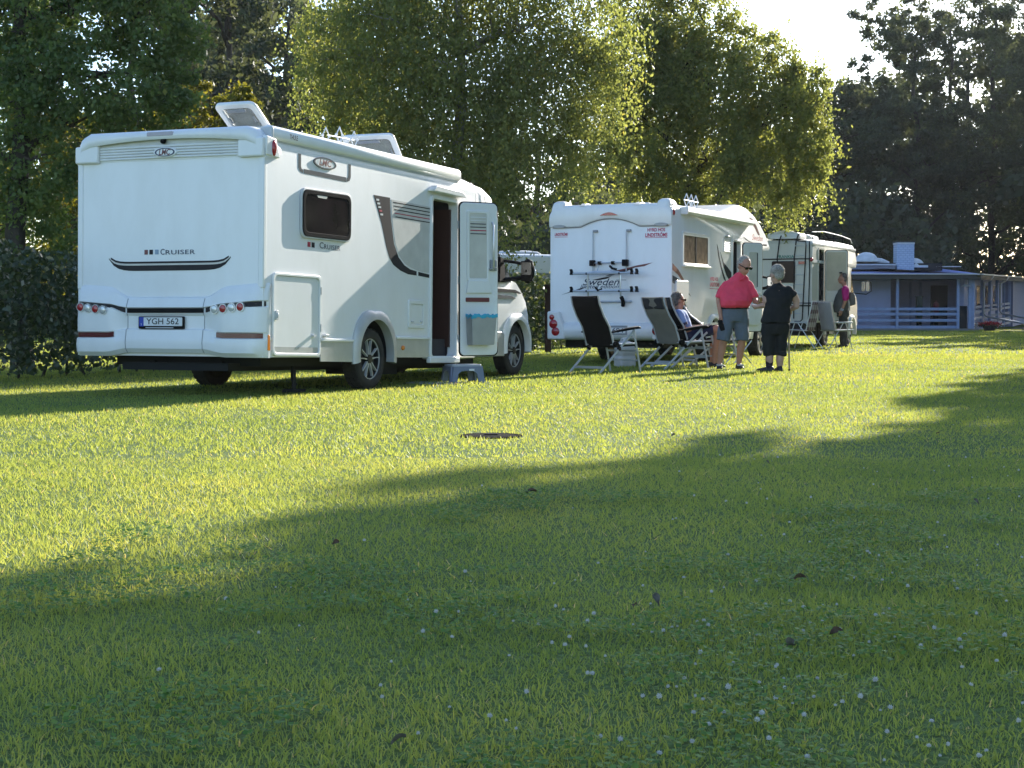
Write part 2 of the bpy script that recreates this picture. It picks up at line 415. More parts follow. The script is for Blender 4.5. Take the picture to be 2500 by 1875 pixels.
L_HEDGE = leafmat('hedge_leaf', [(0.0, (.035, .058, .028)), (.6, (.058, .090, .035)), (.9, (.11, .14, .045)), (1.0, (.30, .32, .26))], trans=.3, gloss=.8, tcol=(1.2, 1.0, .45), tgain=1.3)  # palest stop is for glints painted on glossy leaves

def leafverts(C, size, hang=0.0, aspect=.62):
    n = len(C)
    d = rng.normal(size=(n, 3)); d[:, 2] -= hang * 1.6; d /= np.linalg.norm(d, axis=1)[:, None]
    t = rng.normal(size=(n, 3)); s_ = np.cross(d, t); s_ /= np.linalg.norm(s_, axis=1)[:, None]
    L = (size * (.65 + .7 * rng.random(n)))[:, None]
    a = C - d * L * .5; b = C + d * L * .5; m = C - d * L * .06
    return np.stack([a, m + s_ * L * aspect * .5, b, m - s_ * L * aspect * .5], 1).reshape(-1, 3)
def limb(mb, p0, p1, r0, r1, wob=.15, n=6):
    p0 = Vector(p0); p1 = Vector(p1); L = (p1 - p0).length; pts = []; rs = []
    for k in range(n + 1):
        t = k / n; q = p0.lerp(p1, t)
        if 0 < k < n: q = q + Vector((random.uniform(-1, 1), random.uniform(-1, 1), random.uniform(-.4, .4))) * wob * L * .25
        q.z += .12 * L * math.sin(t * math.pi) * .5
        pts.append(q); rs.append(r0 + (r1 - r0) * t)
    mb.tube(pts, rs, 7); return pts
def tree(name, label, cat, x, y, H, clumps, leafn, size, lm, bark=BARK, tr=.18, hang=0.0, strands=0, strandlen=(.6, 1.6), group=None, lean=(0, 0), tintbase=.4, z0=0.0, shell=.55, limbs=12):
    """clumps: list of (dx, dy, z, rx, ry, rz, weight): leaf masses of the crown"""
    root = empty(name, (x, y, z0), 0, label, cat, group)
    tb = MB(); top = (lean[0], lean[1], H * .82)
    tp = limb(tb, (0, 0, -.1), top, tr, tr * .25, .06, 8)
    cl = sorted(clumps, key=lambda c: -c[6] * c[3])[:limbs]
    for c in cl:
        zz = max(.12 * H, min(H * .7, c[2] - .35 * math.hypot(c[0], c[1])))
        k = min(8, max(1, int(zz / (H * .82) * 8))); b0 = tp[k]
        limb(tb, b0, (c[0], c[1], c[2]), tr * .38, tr * .07, .3, 6)
        for _ in range(3):
            an = random.uniform(0, 6.28); limb(tb, (c[0] * .75 + b0.x * .25, c[1] * .75 + b0.y * .25, c[2] * .75 + b0.z * .25), (c[0] + c[3] * .7 * math.cos(an), c[1] + c[4] * .7 * math.sin(an), c[2] + c[5] * random.uniform(-.2, .6)), tr * .14, tr * .03, .3, 4)
    tb.build('trunk', bark, root, angle=60)
    W = np.array([c[6] * (c[3] * c[4] * c[5]) ** .667 for c in clumps]); W /= W.sum()
    P = []; T = []
    for c, wt in zip(clumps, W):
        n = int(leafn * wt)
        # sub-clumps inside the mass give light and dark tufts
        ns = max(5, n // 90)
        v = rng.normal(size=(ns, 3)); v /= np.linalg.norm(v, axis=1)[:, None]; rad = (shell + (1 - shell) * rng.random(ns)) ** .8
        sc = v * rad[:, None] * np.array([c[3], c[4], c[5]]) + np.array([c[0], c[1], c[2]])
        ix = rng.integers(0, ns, n); sr = .30 * min(c[3], c[5]) * (.7 + .6 * rng.random(ns))
        q = sc[ix] + rng.normal(size=(n, 3)) * (sr[ix] * .55)[:, None] * np.array([1, 1, .75])
        st = rng.normal(0, .13, ns)
        P.append(q); T.append(tintbase + st[ix] + rng.normal(0, .12, n))
        if strands:
            m = int(strands * wt)
            a = rng.integers(0, ns, m); ba = sc[a] + rng.normal(size=(m, 3)) * .25
            ln = strandlen[0] + (strandlen[1] - strandlen[0]) * rng.random(m); per = 16
            t = rng.random((m, per)); sway = rng.normal(0, .12, (m, 1, 2))
            pt = ba[:, None, :] + np.concatenate([sway * t[..., None] + rng.normal(0, .045, (m, per, 2)), -(t * ln[:, None])[..., None]], 2)
            P.append(pt.reshape(-1, 3)); T.append(np.repeat(tintbase + .06 + rng.normal(0, .12, m), per) + rng.normal(0, .08, m * per))
    P = np.concatenate(P); T = np.clip(np.concatenate(T), 0, 1)
    kp = P[:, 2] > .15; P = P[kp]; T = T[kp]
    yl = rng.random(len(T)) < .03; T[yl] = .9 + .1 * rng.random(yl.sum())
    quadmesh('crown', leafverts(P, size, hang), 4, T, lm, root)
    return root
def blob(n, cx, cy, cz, RX_, RY_, RZ_, r, seed=1, fl=1.0):
    """clumps spread over an ellipsoid"""
    g = np.random.default_rng(seed); out = []
    for k in range(n):
        v = g.normal(size=3); v /= np.linalg.norm(v); q = (.35 + .65 * g.random()) ** .6
        s_ = r * (.7 + .6 * g.random())
        out.append((cx + v[0] * RX_ * q, cy + v[1] * RY_ * q, cz + v[2] * RZ_ * q, s_, s_, s_ * .8 * fl, 1.0))
    return out

def PX(px, D): return (px - 1250) / 4000 * D
def PZ(py, D): return .9 + (760 - py) / 4000 * D
# weeping birch behind the big motorhome
D = 33.0
cl = [(PX(px, D) + 1.0, dy, PZ(py, D), rx, rx * .9, rz, 1.0) for px, py, rx, rz, dy in (
    (860, 120, 1.0, 1.3, 0), (800, 40, .9, 1.1, .5), (960, 60, 1.2, 1.3, -.3), (1080, 30, 1.2, 1.4, .4), (1000, 230, 1.0, 1.3, -.6), (900, 290, .8, 1.2, .2), (1110, 190, 1.2, 1.4, -.7), (1160, 330, 1.0, 1.5, -.4),
    (1230, 90, 1.2, 1.4, -.2), (1250, 300, .9, 1.4, -.5), (1330, 60, 1.1, 1.3, .2), (1370, 200, .9, 1.2, 0), (1440, 40, .9, 1.2, .5), (1450, 190, .6, 1.0, .2), (1490, 90, .55, .9, .3), (1200, 430, .55, .8, -.6), (1250, 475, .35, .55, -.7), (1060, 340, .9, 1.0, -.2), (1340, 330, .5, .9, 0),
    (900, -80, 1.3, 1.3, .6), (1100, -110, 1.5, 1.4, 0), (1300, -100, 1.4, 1.4, .4), (1020, -230, 1.3, 1.2, .3), (1200, -250, 1.2, 1.3, .2), (790, 170, .45, .8, .2), (830, 240, .5, .8, 0), (1400, 300, .35, .6, 0))]
tree('birch_tree', 'weeping birch with long hanging twigs behind the large motorhome roof', 'tree', -1.0, D, 11.0, cl, 40000, .078, L_BIRCH, BIRCHBARK, .17, hang=.9, strands=5200, strandlen=(.8, 2.1), group='birch trees', tintbase=.42)
# rounder birch above the second motorhome
D = 41.0
cl = [(PX(px, D) - 4.55, dy, PZ(py, D), rx, rx * .95, rz, 1.0) for px, py, rx, rz, dy in (
    (1480, 260, 1.1, 1.1, 0), (1440, 370, .7, .7, -.3), (1400, 350, .45, .5, -.2), (1560, 150, 1.2, 1.2, .3), (1600, 330, 1.2, 1.1, -.7), (1540, 420, .7, .6, -.5), (1680, 60, 1.1, 1.1, .2), (1740, 220, 1.2, 1.2, -.4), (1720, 390, 1.1, .9, -.8),
    (1850, 190, 1.1, 1.1, .1), (1890, 300, 1.1, 1.1, -.2), (1960, 250, .65, 1.0, .2), (1985, 330, .45, .8, .1), (1840, 420, 1.0, .7, -.4), (1940, 400, .6, .7, 0), (1690, 450, .8, .45, -.5), (1900, 470, .55, .5, -.1), (1560, 30, .9, 1.0, .6), (1620, -60, .9, .9, .4), (1700, -90, .8, .9, .2), (1780, 120, .6, .7, .4), (1850, 120, .55, .6, .4), (1960, 180, .45, .5, .2), (1990, 420, .3, .5, 0), (1660, 160, .9, .9, 0), (1650, 260, 1.0, 1.0, .4))]
tree('birch_tree', 'rounded birch with drooping foliage hanging over the bicycle rack motorhome', 'tree', 4.55, D, 9.6, cl, 46000, .09, L_BIRCH, BARK, .2, hang=.7, strands=3900, strandlen=(.4, 1.2), group='birch trees', tintbase=.46, limbs=18)
# broad tree at the left edge, trunk dark
D = 26.0
cl = [(PX(px, D) + 7.55, dy, PZ(py, D), rx, rx, rz, 1.0) for px, py, rx, rz, dy in (
    (120, 60, .9, .8, 0), (260, 40, .9, .8, -.3), (380, 70, .8, .8, .1), (450, 170, .55, .7, .2), (330, 190, .9, .8, -.4), (190, 200, .9, .8, -.3), (90, 260, .7, .7, -.2), (240, 300, .9, .7, -.3), (400, 260, .7, .7, 0), (330, 340, .6, .5, .1), (130, 400, .8, .8, -.2), (60, 520, .8, .8, .1), (190, 500, .7, .8, .2),
    (20, 100, .9, .9, .5), (200, -80, 1.1, .9, .2), (380, -60, 1.0, .8, .3), (-120, 100, 1.2, 1.1, .2), (-150, 350, 1.2, 1.2, .3), (100, -200, 1.3, 1.2, 0), (450, 20, .6, .6, .2), (-60, 560, .9, .8, .3), (480, 230, .35, .45, .2))]
tree('lime_tree', 'broad leafy tree with dark trunk rising over the hedge', 'tree', -7.75, D, 9.5, cl, 62000, .085, L_LEFT, BARK, .2, hang=.3, tintbase=.45, limbs=16)
# lighter yellow-green small tree behind it
D = 33.0
cl = [(PX(px, D) + 6.6, dy, PZ(py, D), rx, rx, rz, 1.0) for px, py, rx, rz, dy in ((560, 260, .55, .55, 0), (500, 230, .45, .45, .1), (600, 260, .3, .35, .1), (470, 300, .6, .6, 0), (540, 330, .6, .5, .1), (400, 360, .9, .8, .4), (200, 360, .9, .9, .3), (90, 420, .9, .9, .2), (110, 560, .8, .9, .1), (300, 480, 1.0, .9, .3), (20, 330, .7, .7, .4), (170, 640, .8, .7, 0))]
tree('maple_tree', 'small yellow green tree peeking past the left of the open roof hatch', 'tree', -6.6, D, 5.2, cl, 26000, .085, L_YEL, BARK, .1, tintbase=.5, limbs=10)

# dark wood behind everything
FT = (
 (330, 60, 16.5, 3.6, 'dense dark tree behind the small yellow green tree'),
 (570, 62, 16.5, 4.8, 'dark tree standing directly behind the open rear roof hatch'),
 (710, 70, 16.0, 4.8, 'dark tree seen between roof hatch and weeping birch'),
 (930, 68, 10.0, 3.6, 'dark tree hidden behind the left half of the weeping birch'),
 (1130, 70, 9.6, 3.6, 'dark tree hidden behind the right half of the weeping birch'),
 (1310, 66, 9.2, 3.4, 'dark tree in the gap between the two birches'),
 (1480, 70, 8.8, 3.4, 'dark low tree under the left side of the rounded birch'),
 (1650, 74, 9.0, 3.4, 'dark low tree behind the middle of the rounded birch'),
 (1820, 82, 10.5, 3.8, 'dark tree behind the right side of the rounded birch'),
 (2010, 98, 15.5, 4.6, 'dark spreading tree just right of the rounded birch'),
 (2150, 103, 15.5, 4.4, 'dark tree behind the brick chimney'),
 (2225, 98, 21.0, 3.4, 'tall slim dark tree bordering the bright sky opening'),
 (2310, 100, 22.0, 4.8, 'tall dark tree above the low building roof with bright gaps'),
 (2420, 106, 25.0, 5.2, 'tallest dark tree above the veranda at the picture edge'),
 (2560, 114, 25.0, 5.4, 'tall dark tree cut by the right picture edge'),
 (60, 58, 16.0, 3.8, 'dark tree far behind the broad leafy tree trunk'),
)
for i, (px, D, H, r, lab) in enumerate(FT):
    g = np.random.default_rng(50 + i)
    dens = 18 if px > 1900 else 15
    cl = blob(dens, 0, 0, H * .52, r, r * .8, H * .44, r * .42, 60 + i)
    cl += [(g.uniform(-r, r), g.uniform(-1.5, .5), g.uniform(1.0, 3.2), r * .45, r * .4, 1.5, 1.2) for _ in range(5)]
    if px > 2200:
        cl = blob(30, 0, 0, H * .64, r * 1.15, r * .8, H * .36, r * .40, 60 + i) + [(g.uniform(-r, r), g.uniform(-1.5, .5), g.uniform(1.0, 10.5), r * .45, r * .4, 1.9, 1.2) for _ in range(13)]
    nl = (8500 if 900 < px < 1700 else (25000 if 500 < px < 760 else 17000)) if px < 1900 else (24000 if px < 2200 else 27000)
    tree('forest_tree', lab, 'tree', PX(px, D), D, H, cl, nl, .25, L_DARK, BARK, .26, tintbase=.42, group='dark trees of the wood', limbs=10, shell=.4)
# tall far trees closing the wood
for i, (px, D, H, r, lab) in enumerate(((1080, 92, 11.5, 6.0, 'far dark tree behind the weeping birch'), (1560, 95, 11, 6.0, 'far dark tree behind the rounded birch trunk'), (500, 88, 15, 6, 'far dark tree left of the weeping birch'), (2230, 118, 20, 7, 'far dark tree behind the roof dome windows'), (2360, 126, 25, 7.5, 'far dark tree above the veranda roof'), (2510, 128, 28, 7.5, 'far dark tree at the right picture edge'), (610, 86, 19.5, 6.5, 'far dark tree above the open rear roof hatch'), (1900, 112, 14.5, 6, 'far dark tree behind the old campervan roof'))):
    cl = blob(16, 0, 0, H * .5, r, r * .6, H * .45, r * .42, 160 + i)
    tree('forest_tree', lab, 'tree', PX(px, D), D, H, cl, 11000, .42, L_DARK, BARK, .4, tintbase=.35, group='dark trees of the wood', limbs=8, shell=.3)
# undergrowth closing the wood below the crowns
n = 30000; px = rng.uniform(-150, 2750, n); dd = np.where(px < 1850, rng.uniform(58, 74, n), np.where(px < 2330, rng.uniform(88, 106, n), rng.uniform(112, 118, n))) + rng.normal(0, 1.5, n)
hh = (2.6 + 3.2 * vnoise(px / 90, dd * 0, 1, 77)) * np.where(px < 1850, 1, np.where(px < 2300, 1.5, 2.1))
C = np.stack([(px - 1250) / 4000 * dd, dd, .1 + hh * rng.random(n)], 1)
tag(quadmesh('undergrowth', leafverts(C, .42, .1, .8), 4, np.clip(rng.normal(.35, .15, n), 0, .9), L_DARK), 'dark bushes and saplings under the trees of the wood', None, None, 'stuff')
# row of trees beyond the right picture edge: they throw the shade across the lawn
TS = math.tan(R(SUN_EL)); UX, UY = math.sin(R(SUN_AZ)), math.cos(R(SUN_AZ))
BND = ((0, 1480), (300, 1400), (620, 1310), (950, 1235), (1200, 1165), (1380, 1085), (1560, 1025), (1800, 975), (2100, 930), (2450, 885))
def ORDINAL(i): return ORD[i] if i < 20 else 'twenty ' + ORD[i - 20]
ORD = ('first', 'second', 'third', 'fourth', 'fifth', 'sixth', 'seventh', 'eighth', 'ninth', 'tenth', 'eleventh', 'twelfth', 'thirteenth', 'fourteenth', 'fifteenth', 'sixteenth', 'seventeenth', 'eighteenth', 'nineteenth', 'twentieth')
def gpt(px, py): d = .9 * 4000 / (py - 760); return ((px - 1250) / 4000 * d, d)
bp_ = [(-10.5, -18.0), (-7.4, -11.0), (-5.0, -5.0), (-3.3, 0.0)] + [gpt(*q) for q in BND]
bp_ = [(x + .7 + 2.0 * min(1, max(0, (y + 1.5) / 6)) + .6 * min(1, max(0, (y - 3.5) / 4)) + .06 * max(0, y), y) for x, y in bp_]
row = []
acc = [0]
for p, q in zip(bp_, bp_[1:]): acc.append(acc[-1] + math.hypot(q[0] - p[0], q[1] - p[1]))
s_ = 0
while s_ < acc[-1]:
    k = max(i for i in range(len(acc) - 1) if acc[i] <= s_); f = (s_ - acc[k]) / (acc[k + 1] - acc[k])
    row.append((bp_[k][0] + (bp_[k + 1][0] - bp_[k][0]) * f, bp_[k][1] + (bp_[k + 1][1] - bp_[k][1]) * f, 40)); s_ += 1.9
row += [(11.5, 39.0, 36), (10.2, 44.0, 36), (9.8, 49.0, 36), (10.0, 55.0, 36), (11.0, 62.0, 36)]
for i, (bx, by, dist) in enumerate(row):
    H = dist * TS; tx, ty = bx + UX * dist, by + UY * dist
    if tx / ty < .385: tx = .385 * ty
    g = np.random.default_rng(300 + i)
    cl = [(.3 + g.uniform(-1.6, 1.6), g.uniform(-1.6, 1.6), z + g.uniform(-.4, .4), 1.35, 1.35, 1.1, 1) for z in np.linspace(1.0, H - 3.4, 11)]
    cl += [(g.uniform(-1.9, 1.9), g.uniform(-1.9, 1.9), H - g.uniform(.5, 2.6), 1.1, 1.1, .8, .9) for _ in range(13)]
    tree('row_tree', ('%s tree of the row past the right picture edge' % ORDINAL(i)), 'tree', tx, ty, H, cl, 3000, .52, L_LEFT, BARK, .2, group='row of trees beyond the right edge', limbs=3, shell=.3)
# far right wood that shades the building
for i, (x, y, H) in enumerate(((38, 84, 19), (44, 94, 21), (36, 106, 21), (40, 75, 17), (46, 106, 23), (35.5, 96, 19), (40, 116, 22))):
    cl = blob(16, 0, 0, H * .52, 5, 5, H * .45, 2.6, 500 + i)
    tree('forest_tree', '%s wood tree standing out of view right of the building' % ORD[i], 'tree', x, y, H, cl, 3800, .6, L_DARK, BARK, .4, group='dark trees of the wood', limbs=8, shell=.3)

# hedge behind the motorhomes
def hedge(name, label, x0, y0, x1, y1, h, th, n, size):
    a = Vector((x0, y0, 0)); b = Vector((x1, y1, 0)); L = (b - a).length; rz = math.atan2(y1 - y0, x1 - x0)
    root = empty(name, (x0, y0, 0), rz, label, 'hedge')
    tb = MB()
    k = 0
    while k * .55 < L:
        xx = k * .55 + random.uniform(0, .25)
        limb(tb, (xx, random.uniform(-.1, .1), 0), (xx + random.uniform(-.3, .3), random.uniform(-.25, .25), h * .9), .022, .006, .3, 4); k += 1
    tb.build('stems', BARK, root, angle=60)
    t = rng.random(n); hz = h * (.84 + .28 * vnoise(t * L, t * 0, .8, 21) + .10 * vnoise(t * L, t * 0, 3.0, 22))
    z = .08 + (hz - .08) * rng.random(n) ** .85
    bul = .75 + .5 * vnoise(t * L, z, 1.6, 23)
    yy = np.where(rng.random(n) < .62, -1, rng.choice([1, .0], n)) * th * .5 * bul * (1 - .25 * (z / h) ** 3) + rng.normal(0, .10, n)
    C = np.stack([t * L, yy, z], 1)
    ti = np.clip(.45 + .3 * (vnoise(t * L, z, 2.2, 24) - .5) + rng.normal(0, .16, n), 0, .97)
    sh = rng.random(n) < .06; ti[sh] = 1.0  # random leaves get the palest tint: gloss glints put into the colour
    quadmesh('foliage', leafverts(C, size, .2, .7), 4, ti, L_HEDGE, root)
    return root
hedge('hedge', 'glossy dark leafy hedge beside the rear of the large motorhome', -10.2, 13.6, -3.3, 29.6, 1.78, .9, 36000, .085)
hedge('hedge', 'hedge seen in the gap between the two white motorhomes', -3.1, 30.0, 2.4, 43.0, 1.75, .9, 17000, .10)
# ------------------------------------------------------------------ wheels (shared builder)
def make_wheel(parent, x, y, z, r=0.35, wd=0.225, side=-1, spokes=5, style='twin', rr=0.235):
    """axle along local y; side -1: outer face looks to -y"""
    root = bpy.data.objects.new('wheel', None); COL.objects.link(root); root.parent = parent; root.location = (x, y, z)
    root.empty_display_size = 0.1
    h = wd / 2
    t = MB(); prof = [(rr, -h + .02), (rr + .015, -h + .005), (r - .05, -h), (r - .02, -h + .015), (r, -h + .05), (r, h - .05), (r - .02, h - .015), (r - .05, h), (rr + .015, h - .005), (rr, h - .02), (rr, -h + .02)]
    t.lathe(prof, (0, 0, 0), 'y', 40, caps=False)
    for k in range(26):                                     # tread blocks
        a = 2 * math.pi * k / 26
        for yy in (-h + .055, .0, h - .055):
            c = Vector((math.cos(a), 0, math.sin(a))); tg = Vector((-math.sin(a), 0, math.cos(a)))
            p = c * r
            t.bar(p - tg * .03 + Vector((0, yy, 0)), p + tg * .03 + Vector((0, yy, 0)), .05, .012, up=c)
    t.build('tyre', RUBBER, root)
    d = MB(); o = side * (h - .035)
    d.lathe([(rr, -o), (rr, o), (rr - .018, o - side * .004), (rr - .022, o - side * .05), (0.001, o - side * .05)], (0, 0, 0), 'y', 36)
    rim = d.build('rim', RIMDARK, root)
    sp = MB()
    f = o + side * .004
    sp.ringprism(ellipse(0, 0, rr + .006, rr + .006, 36), ellipse(0, 0, rr - .008, rr - .008, 36), f - side * .02, f + side * .006)
    for k in range(spokes):
        a = 2 * math.pi * k / spokes + math.pi / 2
        def pp(rad, an): return (rad * math.cos(a + an), rad * math.sin(a + an))
        if style == 'twin':
            for sg in (-1, 1):
                sp.prism([pp(.055, sg * .16), pp(.055, sg * .46), pp(.15, sg * .27), pp(rr - .005, sg * .285), pp(rr - .005, sg * .23), pp(.15, sg * .205)], f - side * .03, f + side * .002)
        else:
            sp.prism([pp(.05, -.3), pp(.05, .3), pp(rr - .01, .14), pp(rr - .01, -.14)], f - side * .03, f + side * .002)
    sp.build('spokes', ALUBRIGHT, root)
    hb = MB(); hb.lathe([(.055, f - side * .03), (.05, f + side * .01), (.001, f + side * .014)], (0, 0, 0), 'y', 18); hb.build('hub_cap', RIMDARK, root)
    return root

# ------------------------------------------------------------------ big white motorhome
V1 = empty('motorhome', (-2.555, 16.76, 0), R(66.2), 'large white motorhome with open side door and two raised roof hatches', 'motorhome')
RK = math.atan(0.026)
def zb(x, z): return z + 0.026 * x - 0.06
def onbody(o):
    o.parent = V1; o.location = (0, 0, 0.06); o.rotation_euler = (0, RK, 0); return o
W1 = 2.34
def sec(x, ztop, zbot, dy=0, cr=1.0):
    c = cr
    return [(x, dy, zbot), (x, dy, ztop - .18 * c), (x, dy + .015, ztop - .11 * c), (x, dy + .055, ztop - .06 * c), (x, dy + .13, ztop - .02 * c), (x, dy + .24, ztop),
            (x, W1 - .24 - dy, ztop), (x, W1 - .13 - dy, ztop - .02 * c), (x, W1 - .055 - dy, ztop - .06 * c), (x, W1 - .015 - dy, ztop - .11 * c), (x, W1 - dy, ztop - .18 * c), (x, W1 - dy, zbot)]
mb = MB()
ZB = 0.37
mb.loft([sec(0.0, 2.68, ZB), sec(0.05, 2.70, ZB), sec(0.3, 2.715, ZB), sec(2.4, 2.715, ZB), sec(4.9, 2.71, ZB), sec(5.12, 2.69, ZB, .008)])
body = mb.build('body', [WHITE, INTDARK], None)
c1 = MB().prism(rrect(3.80, 4.50, .38, 2.335, .04), -.2, 1.3)             # doorway
c2 = MB().lathe([(.44, -.2), (.44, .42)], (2.36, 0, .40), 'y', 40)          # wheel arch
c3 = MB().lathe([(.44, -.2), (.44, .42)], (2.36, 2.12, .40), 'y', 40)
cut(body, [(c1, INTDARK), (c2, INTDARK), (c3, INTDARK)]); onbody(body)
# underbody and axle
u = MB(); u.box(.35, 5.6, .25, 2.09, .27, .372); u.box(.12, 2.0, .5, 1.84, .22, .30); u.tube([(2.36, .3, .35), (2.36, 2.04, .35)], .05); u.box(2.9, 3.6, .35, .95, .16, .30); u.box(.3, 6.4, .7, .78, .22, .32); u.box(.3, 6.4, 1.56, 1.64, .22, .32)
u.tube([(1.15, .35, .33), (1.15, .35, .12), (1.15, .30, .06)], .02)
onbody(u.build('underbody', UNDER))
sp = MB(); sp.box(1.02, 1.22, .22, .40, .015, .05); sp.tube([(1.12, .31, .05), (1.12, .31, .26)], .025)
o = sp.build('support_leg', UNDER, V1)
# interior seen through the doorway
i_ = MB(); i_.box(3.82, 4.48, 1.22, 1.29, .40, 2.32); i_.box(3.805, 3.84, .10, 1.25, 1.0, 2.3); onbody(i_.build('interior_panel', WOODBROWN))
i_ = MB(); i_.box(3.82, 4.48, .12, 1.25, .385, .60); i_.box(3.82, 4.48, .40, 1.25, .601, .80); onbody(i_.build('entrance_step', INTDARK))
i_ = MB(); i_.box(4.46, 4.495, .06, .95, .5, 2.25); i_.box(3.83, 4.46, 1.08, 1.21, 1.25, 1.30); onbody(i_.build('cupboard_edge', mat('cupboard_brown', (.055, .022, .015), .5)))
# corner trims on the rear vertical edges, rear wall joint
for y0 in (-.006, W1 - .062):
    t = MB(); t.box(-.012, .05, y0, y0 + .068, 1.08, 2.46); onbody(t.build('corner_trim', WHITE2, bevel=.012, seg=3))
# rear cap: overhanging lip, ribs, end blocks
def lipring(y, zlo, out):
    return [(.30, y, 2.70), (.12, y, 2.745), (-.02 - out * .3, y, 2.738), (-.05 - out, y, 2.70), (-.055 - out, y, zlo + .03), (-.035 - out, y, zlo), (.0, y, zlo + .015), (.30, y, 2.62)]
mb = MB(); rings = []
for k in range(25):
    y = -.012 + (W1 + .024) * k / 24; t = abs(y - W1 / 2) / (W1 / 2)
    rr_ = lipring(y, 2.64 - .07 * t ** 2, .035 - .015 * t ** 3)
    if t > .86:                                             # corners fall off
        d = (t - .86) / .14
        rr_ = [(x + .05 * d ** 2 * (x < .2), yy, z - .15 * d ** 1.8) for x, yy, z in rr_]
    rings.append(rr_)
mb.loft(rings); onbody(mb.build('rear_cap', WHITE2, angle=50))
for y0, y1 in ((-.012, .29), (W1 - .29, W1 + .012)):
    t = MB(); t.prism([(y0, 2.42), (y1, 2.42), (y1, 2.60), (y0, 2.62)], -.055, .05, 'yz'); onbody(t.build('rear_cap_end', WHITE2, bevel=.018, seg=3))
t = MB(); t.box(-.010, .02, .29, W1 - .29, 2.565, 2.66); onbody(t.build('rear_cap_recess', mat('shaded_recess_plastic', (.62, .62, .60), .6)))  # greyer than the cap: shade under the lip put into the colour
for k in range(5):
    t = MB(); z = 2.455 + k * .029
    t.tube([(-.012, .295, z), (-.022, 1.17, z + .004), (-.012, W1 - .295, z)], .0125, 8); onbody(t.build('rib', WHITE2))
t = MB(); t.box(-.006, .02, .29, W1 - .29, 2.43, 2.575); onbody(t.build('rib_panel', WHITE2))
t = MB(); t.prism(rrect(1.06, 1.39, 2.672, 2.715, .012), -.094, -.06, 'yz'); onbody(t.build('brake_light', mat('unlit_brake_lens', (.40, .36, .40), .3), bevel=.004))
t = MB(); t.ball((-.045, 1.215, 2.62), (.035, .03, .028), 12); t.box(-.03, .01, 1.2, 1.23, 2.62, 2.66); onbody(t.build('reversing_camera', BLACK))
# oval badge on the rear and on the side
def badge(c, plane, rx, rz, par=True, txt='LMC'):
    n = -1
    if plane == 'rear':
        t = MB(); t.prism(ellipse(c[0], c[1], rx * 1.18, rz * 1.25), -.05, .0, 'yz'); b = onbody(t.build('badge', WHITE2, bevel=.01, seg=3))
        t = MB(); t.ringprism(ellipse(c[0], c[1], rx, rz), ellipse(c[0], c[1], rx * .86, rz * .80), -.054, -.045, 'yz'); t.build('badge_ring', INKBLUE, b)
        lettering('lettering', txt, b, (-.0505, c[0], c[1] - .002), RX, RZ, .085, DECALMAROON, shear=.25, bold=.02, off=.003, fit=.15)
    else:
        t = MB(); t.ringprism(ellipse(c[0], c[1], rx, rz), ellipse(c[0], c[1], rx * .88, rz * .80), -.014, .0, 'xz'); b = onbody(t.build('badge_ring', DECALGREY))
        t = MB(); t.prism(ellipse(c[0], c[1], rx * .87, rz * .79), -.011, .0, 'xz'); t.build('badge', WHITE2, b)
        lettering('lettering', txt, b, (c[0], -.012, c[1]), SX, RZ, .10, DECALMAROON, shear=.25, bold=.02, off=.004, fit=.27)
badge((1.19, 2.505), 'rear', .125, .045)
badge((1.205, zb(1.2, 2.508)), 'side', .24, .062)
# rear lettering and stripes
lettering('lettering', 'C', onb1 := onbody(MB().prism([(1.475, 1.44), (1.432, 1.44), (1.432, 1.49), (1.475, 1.49)], -.004, -.001, 'yz').build('colour_square', DECALMAROON)), (-.001, 1.243, 1.463), RX, RZ, .085, INKBLUE, bold=.012, off=.004, fit=.052)
lettering('lettering', 'RUISER', onb1, (-.001, 1.02, 1.458), RX, RZ, .066, INKBLUE, bold=.008, off=.004, fit=.37, space=1.1)
for y, m in ((1.39, DECALDARK), (1.318, DECALBLUEGREY)):
    onbody(MB().prism([(y + .022, 1.44), (y - .022, 1.44), (y - .022, 1.49), (y + .022, 1.49)], -.004, -.001, 'yz').build('colour_square', m))
def smile(y0, y1, zfun0, zfun1, n=24):
    ys = [y0 + (y1 - y0) * k / n for k in range(n + 1)]
    return [(y, zfun0(y)) for y in ys] + [(y, zfun1(y)) for y in reversed(ys)]
def cv(y, base, lift, p=6):
    t = abs(y - 1.165) / .775; return base + lift * min(1, t) ** p
dk = MB(); pts = smile(.395, 1.935, lambda y: cv(y, 1.268, .135, 9), lambda y: cv(y, 1.325, .085, 12)); dk.prism(pts, -.0045, -.001, 'yz'); st = onbody(dk.build('rear_stripe', DECALDARK))
dk = MB(); pts = smile(.40, 1.93, lambda y: cv(y, 1.327, .082, 12), lambda y: cv(y, 1.343, .08, 12)); dk.prism(pts, -.0045, -.001, 'yz'); dk.build('light_line', DECALLIGHT, st)
dk = MB(); pts = smile(.42, 1.91, lambda y: cv(y, 1.345, .08, 12), lambda y: cv(y, 1.366, .078, 12)); dk.prism(pts, -.0045, -.001, 'yz'); dk.build('dark_line', DECALDARK, st)

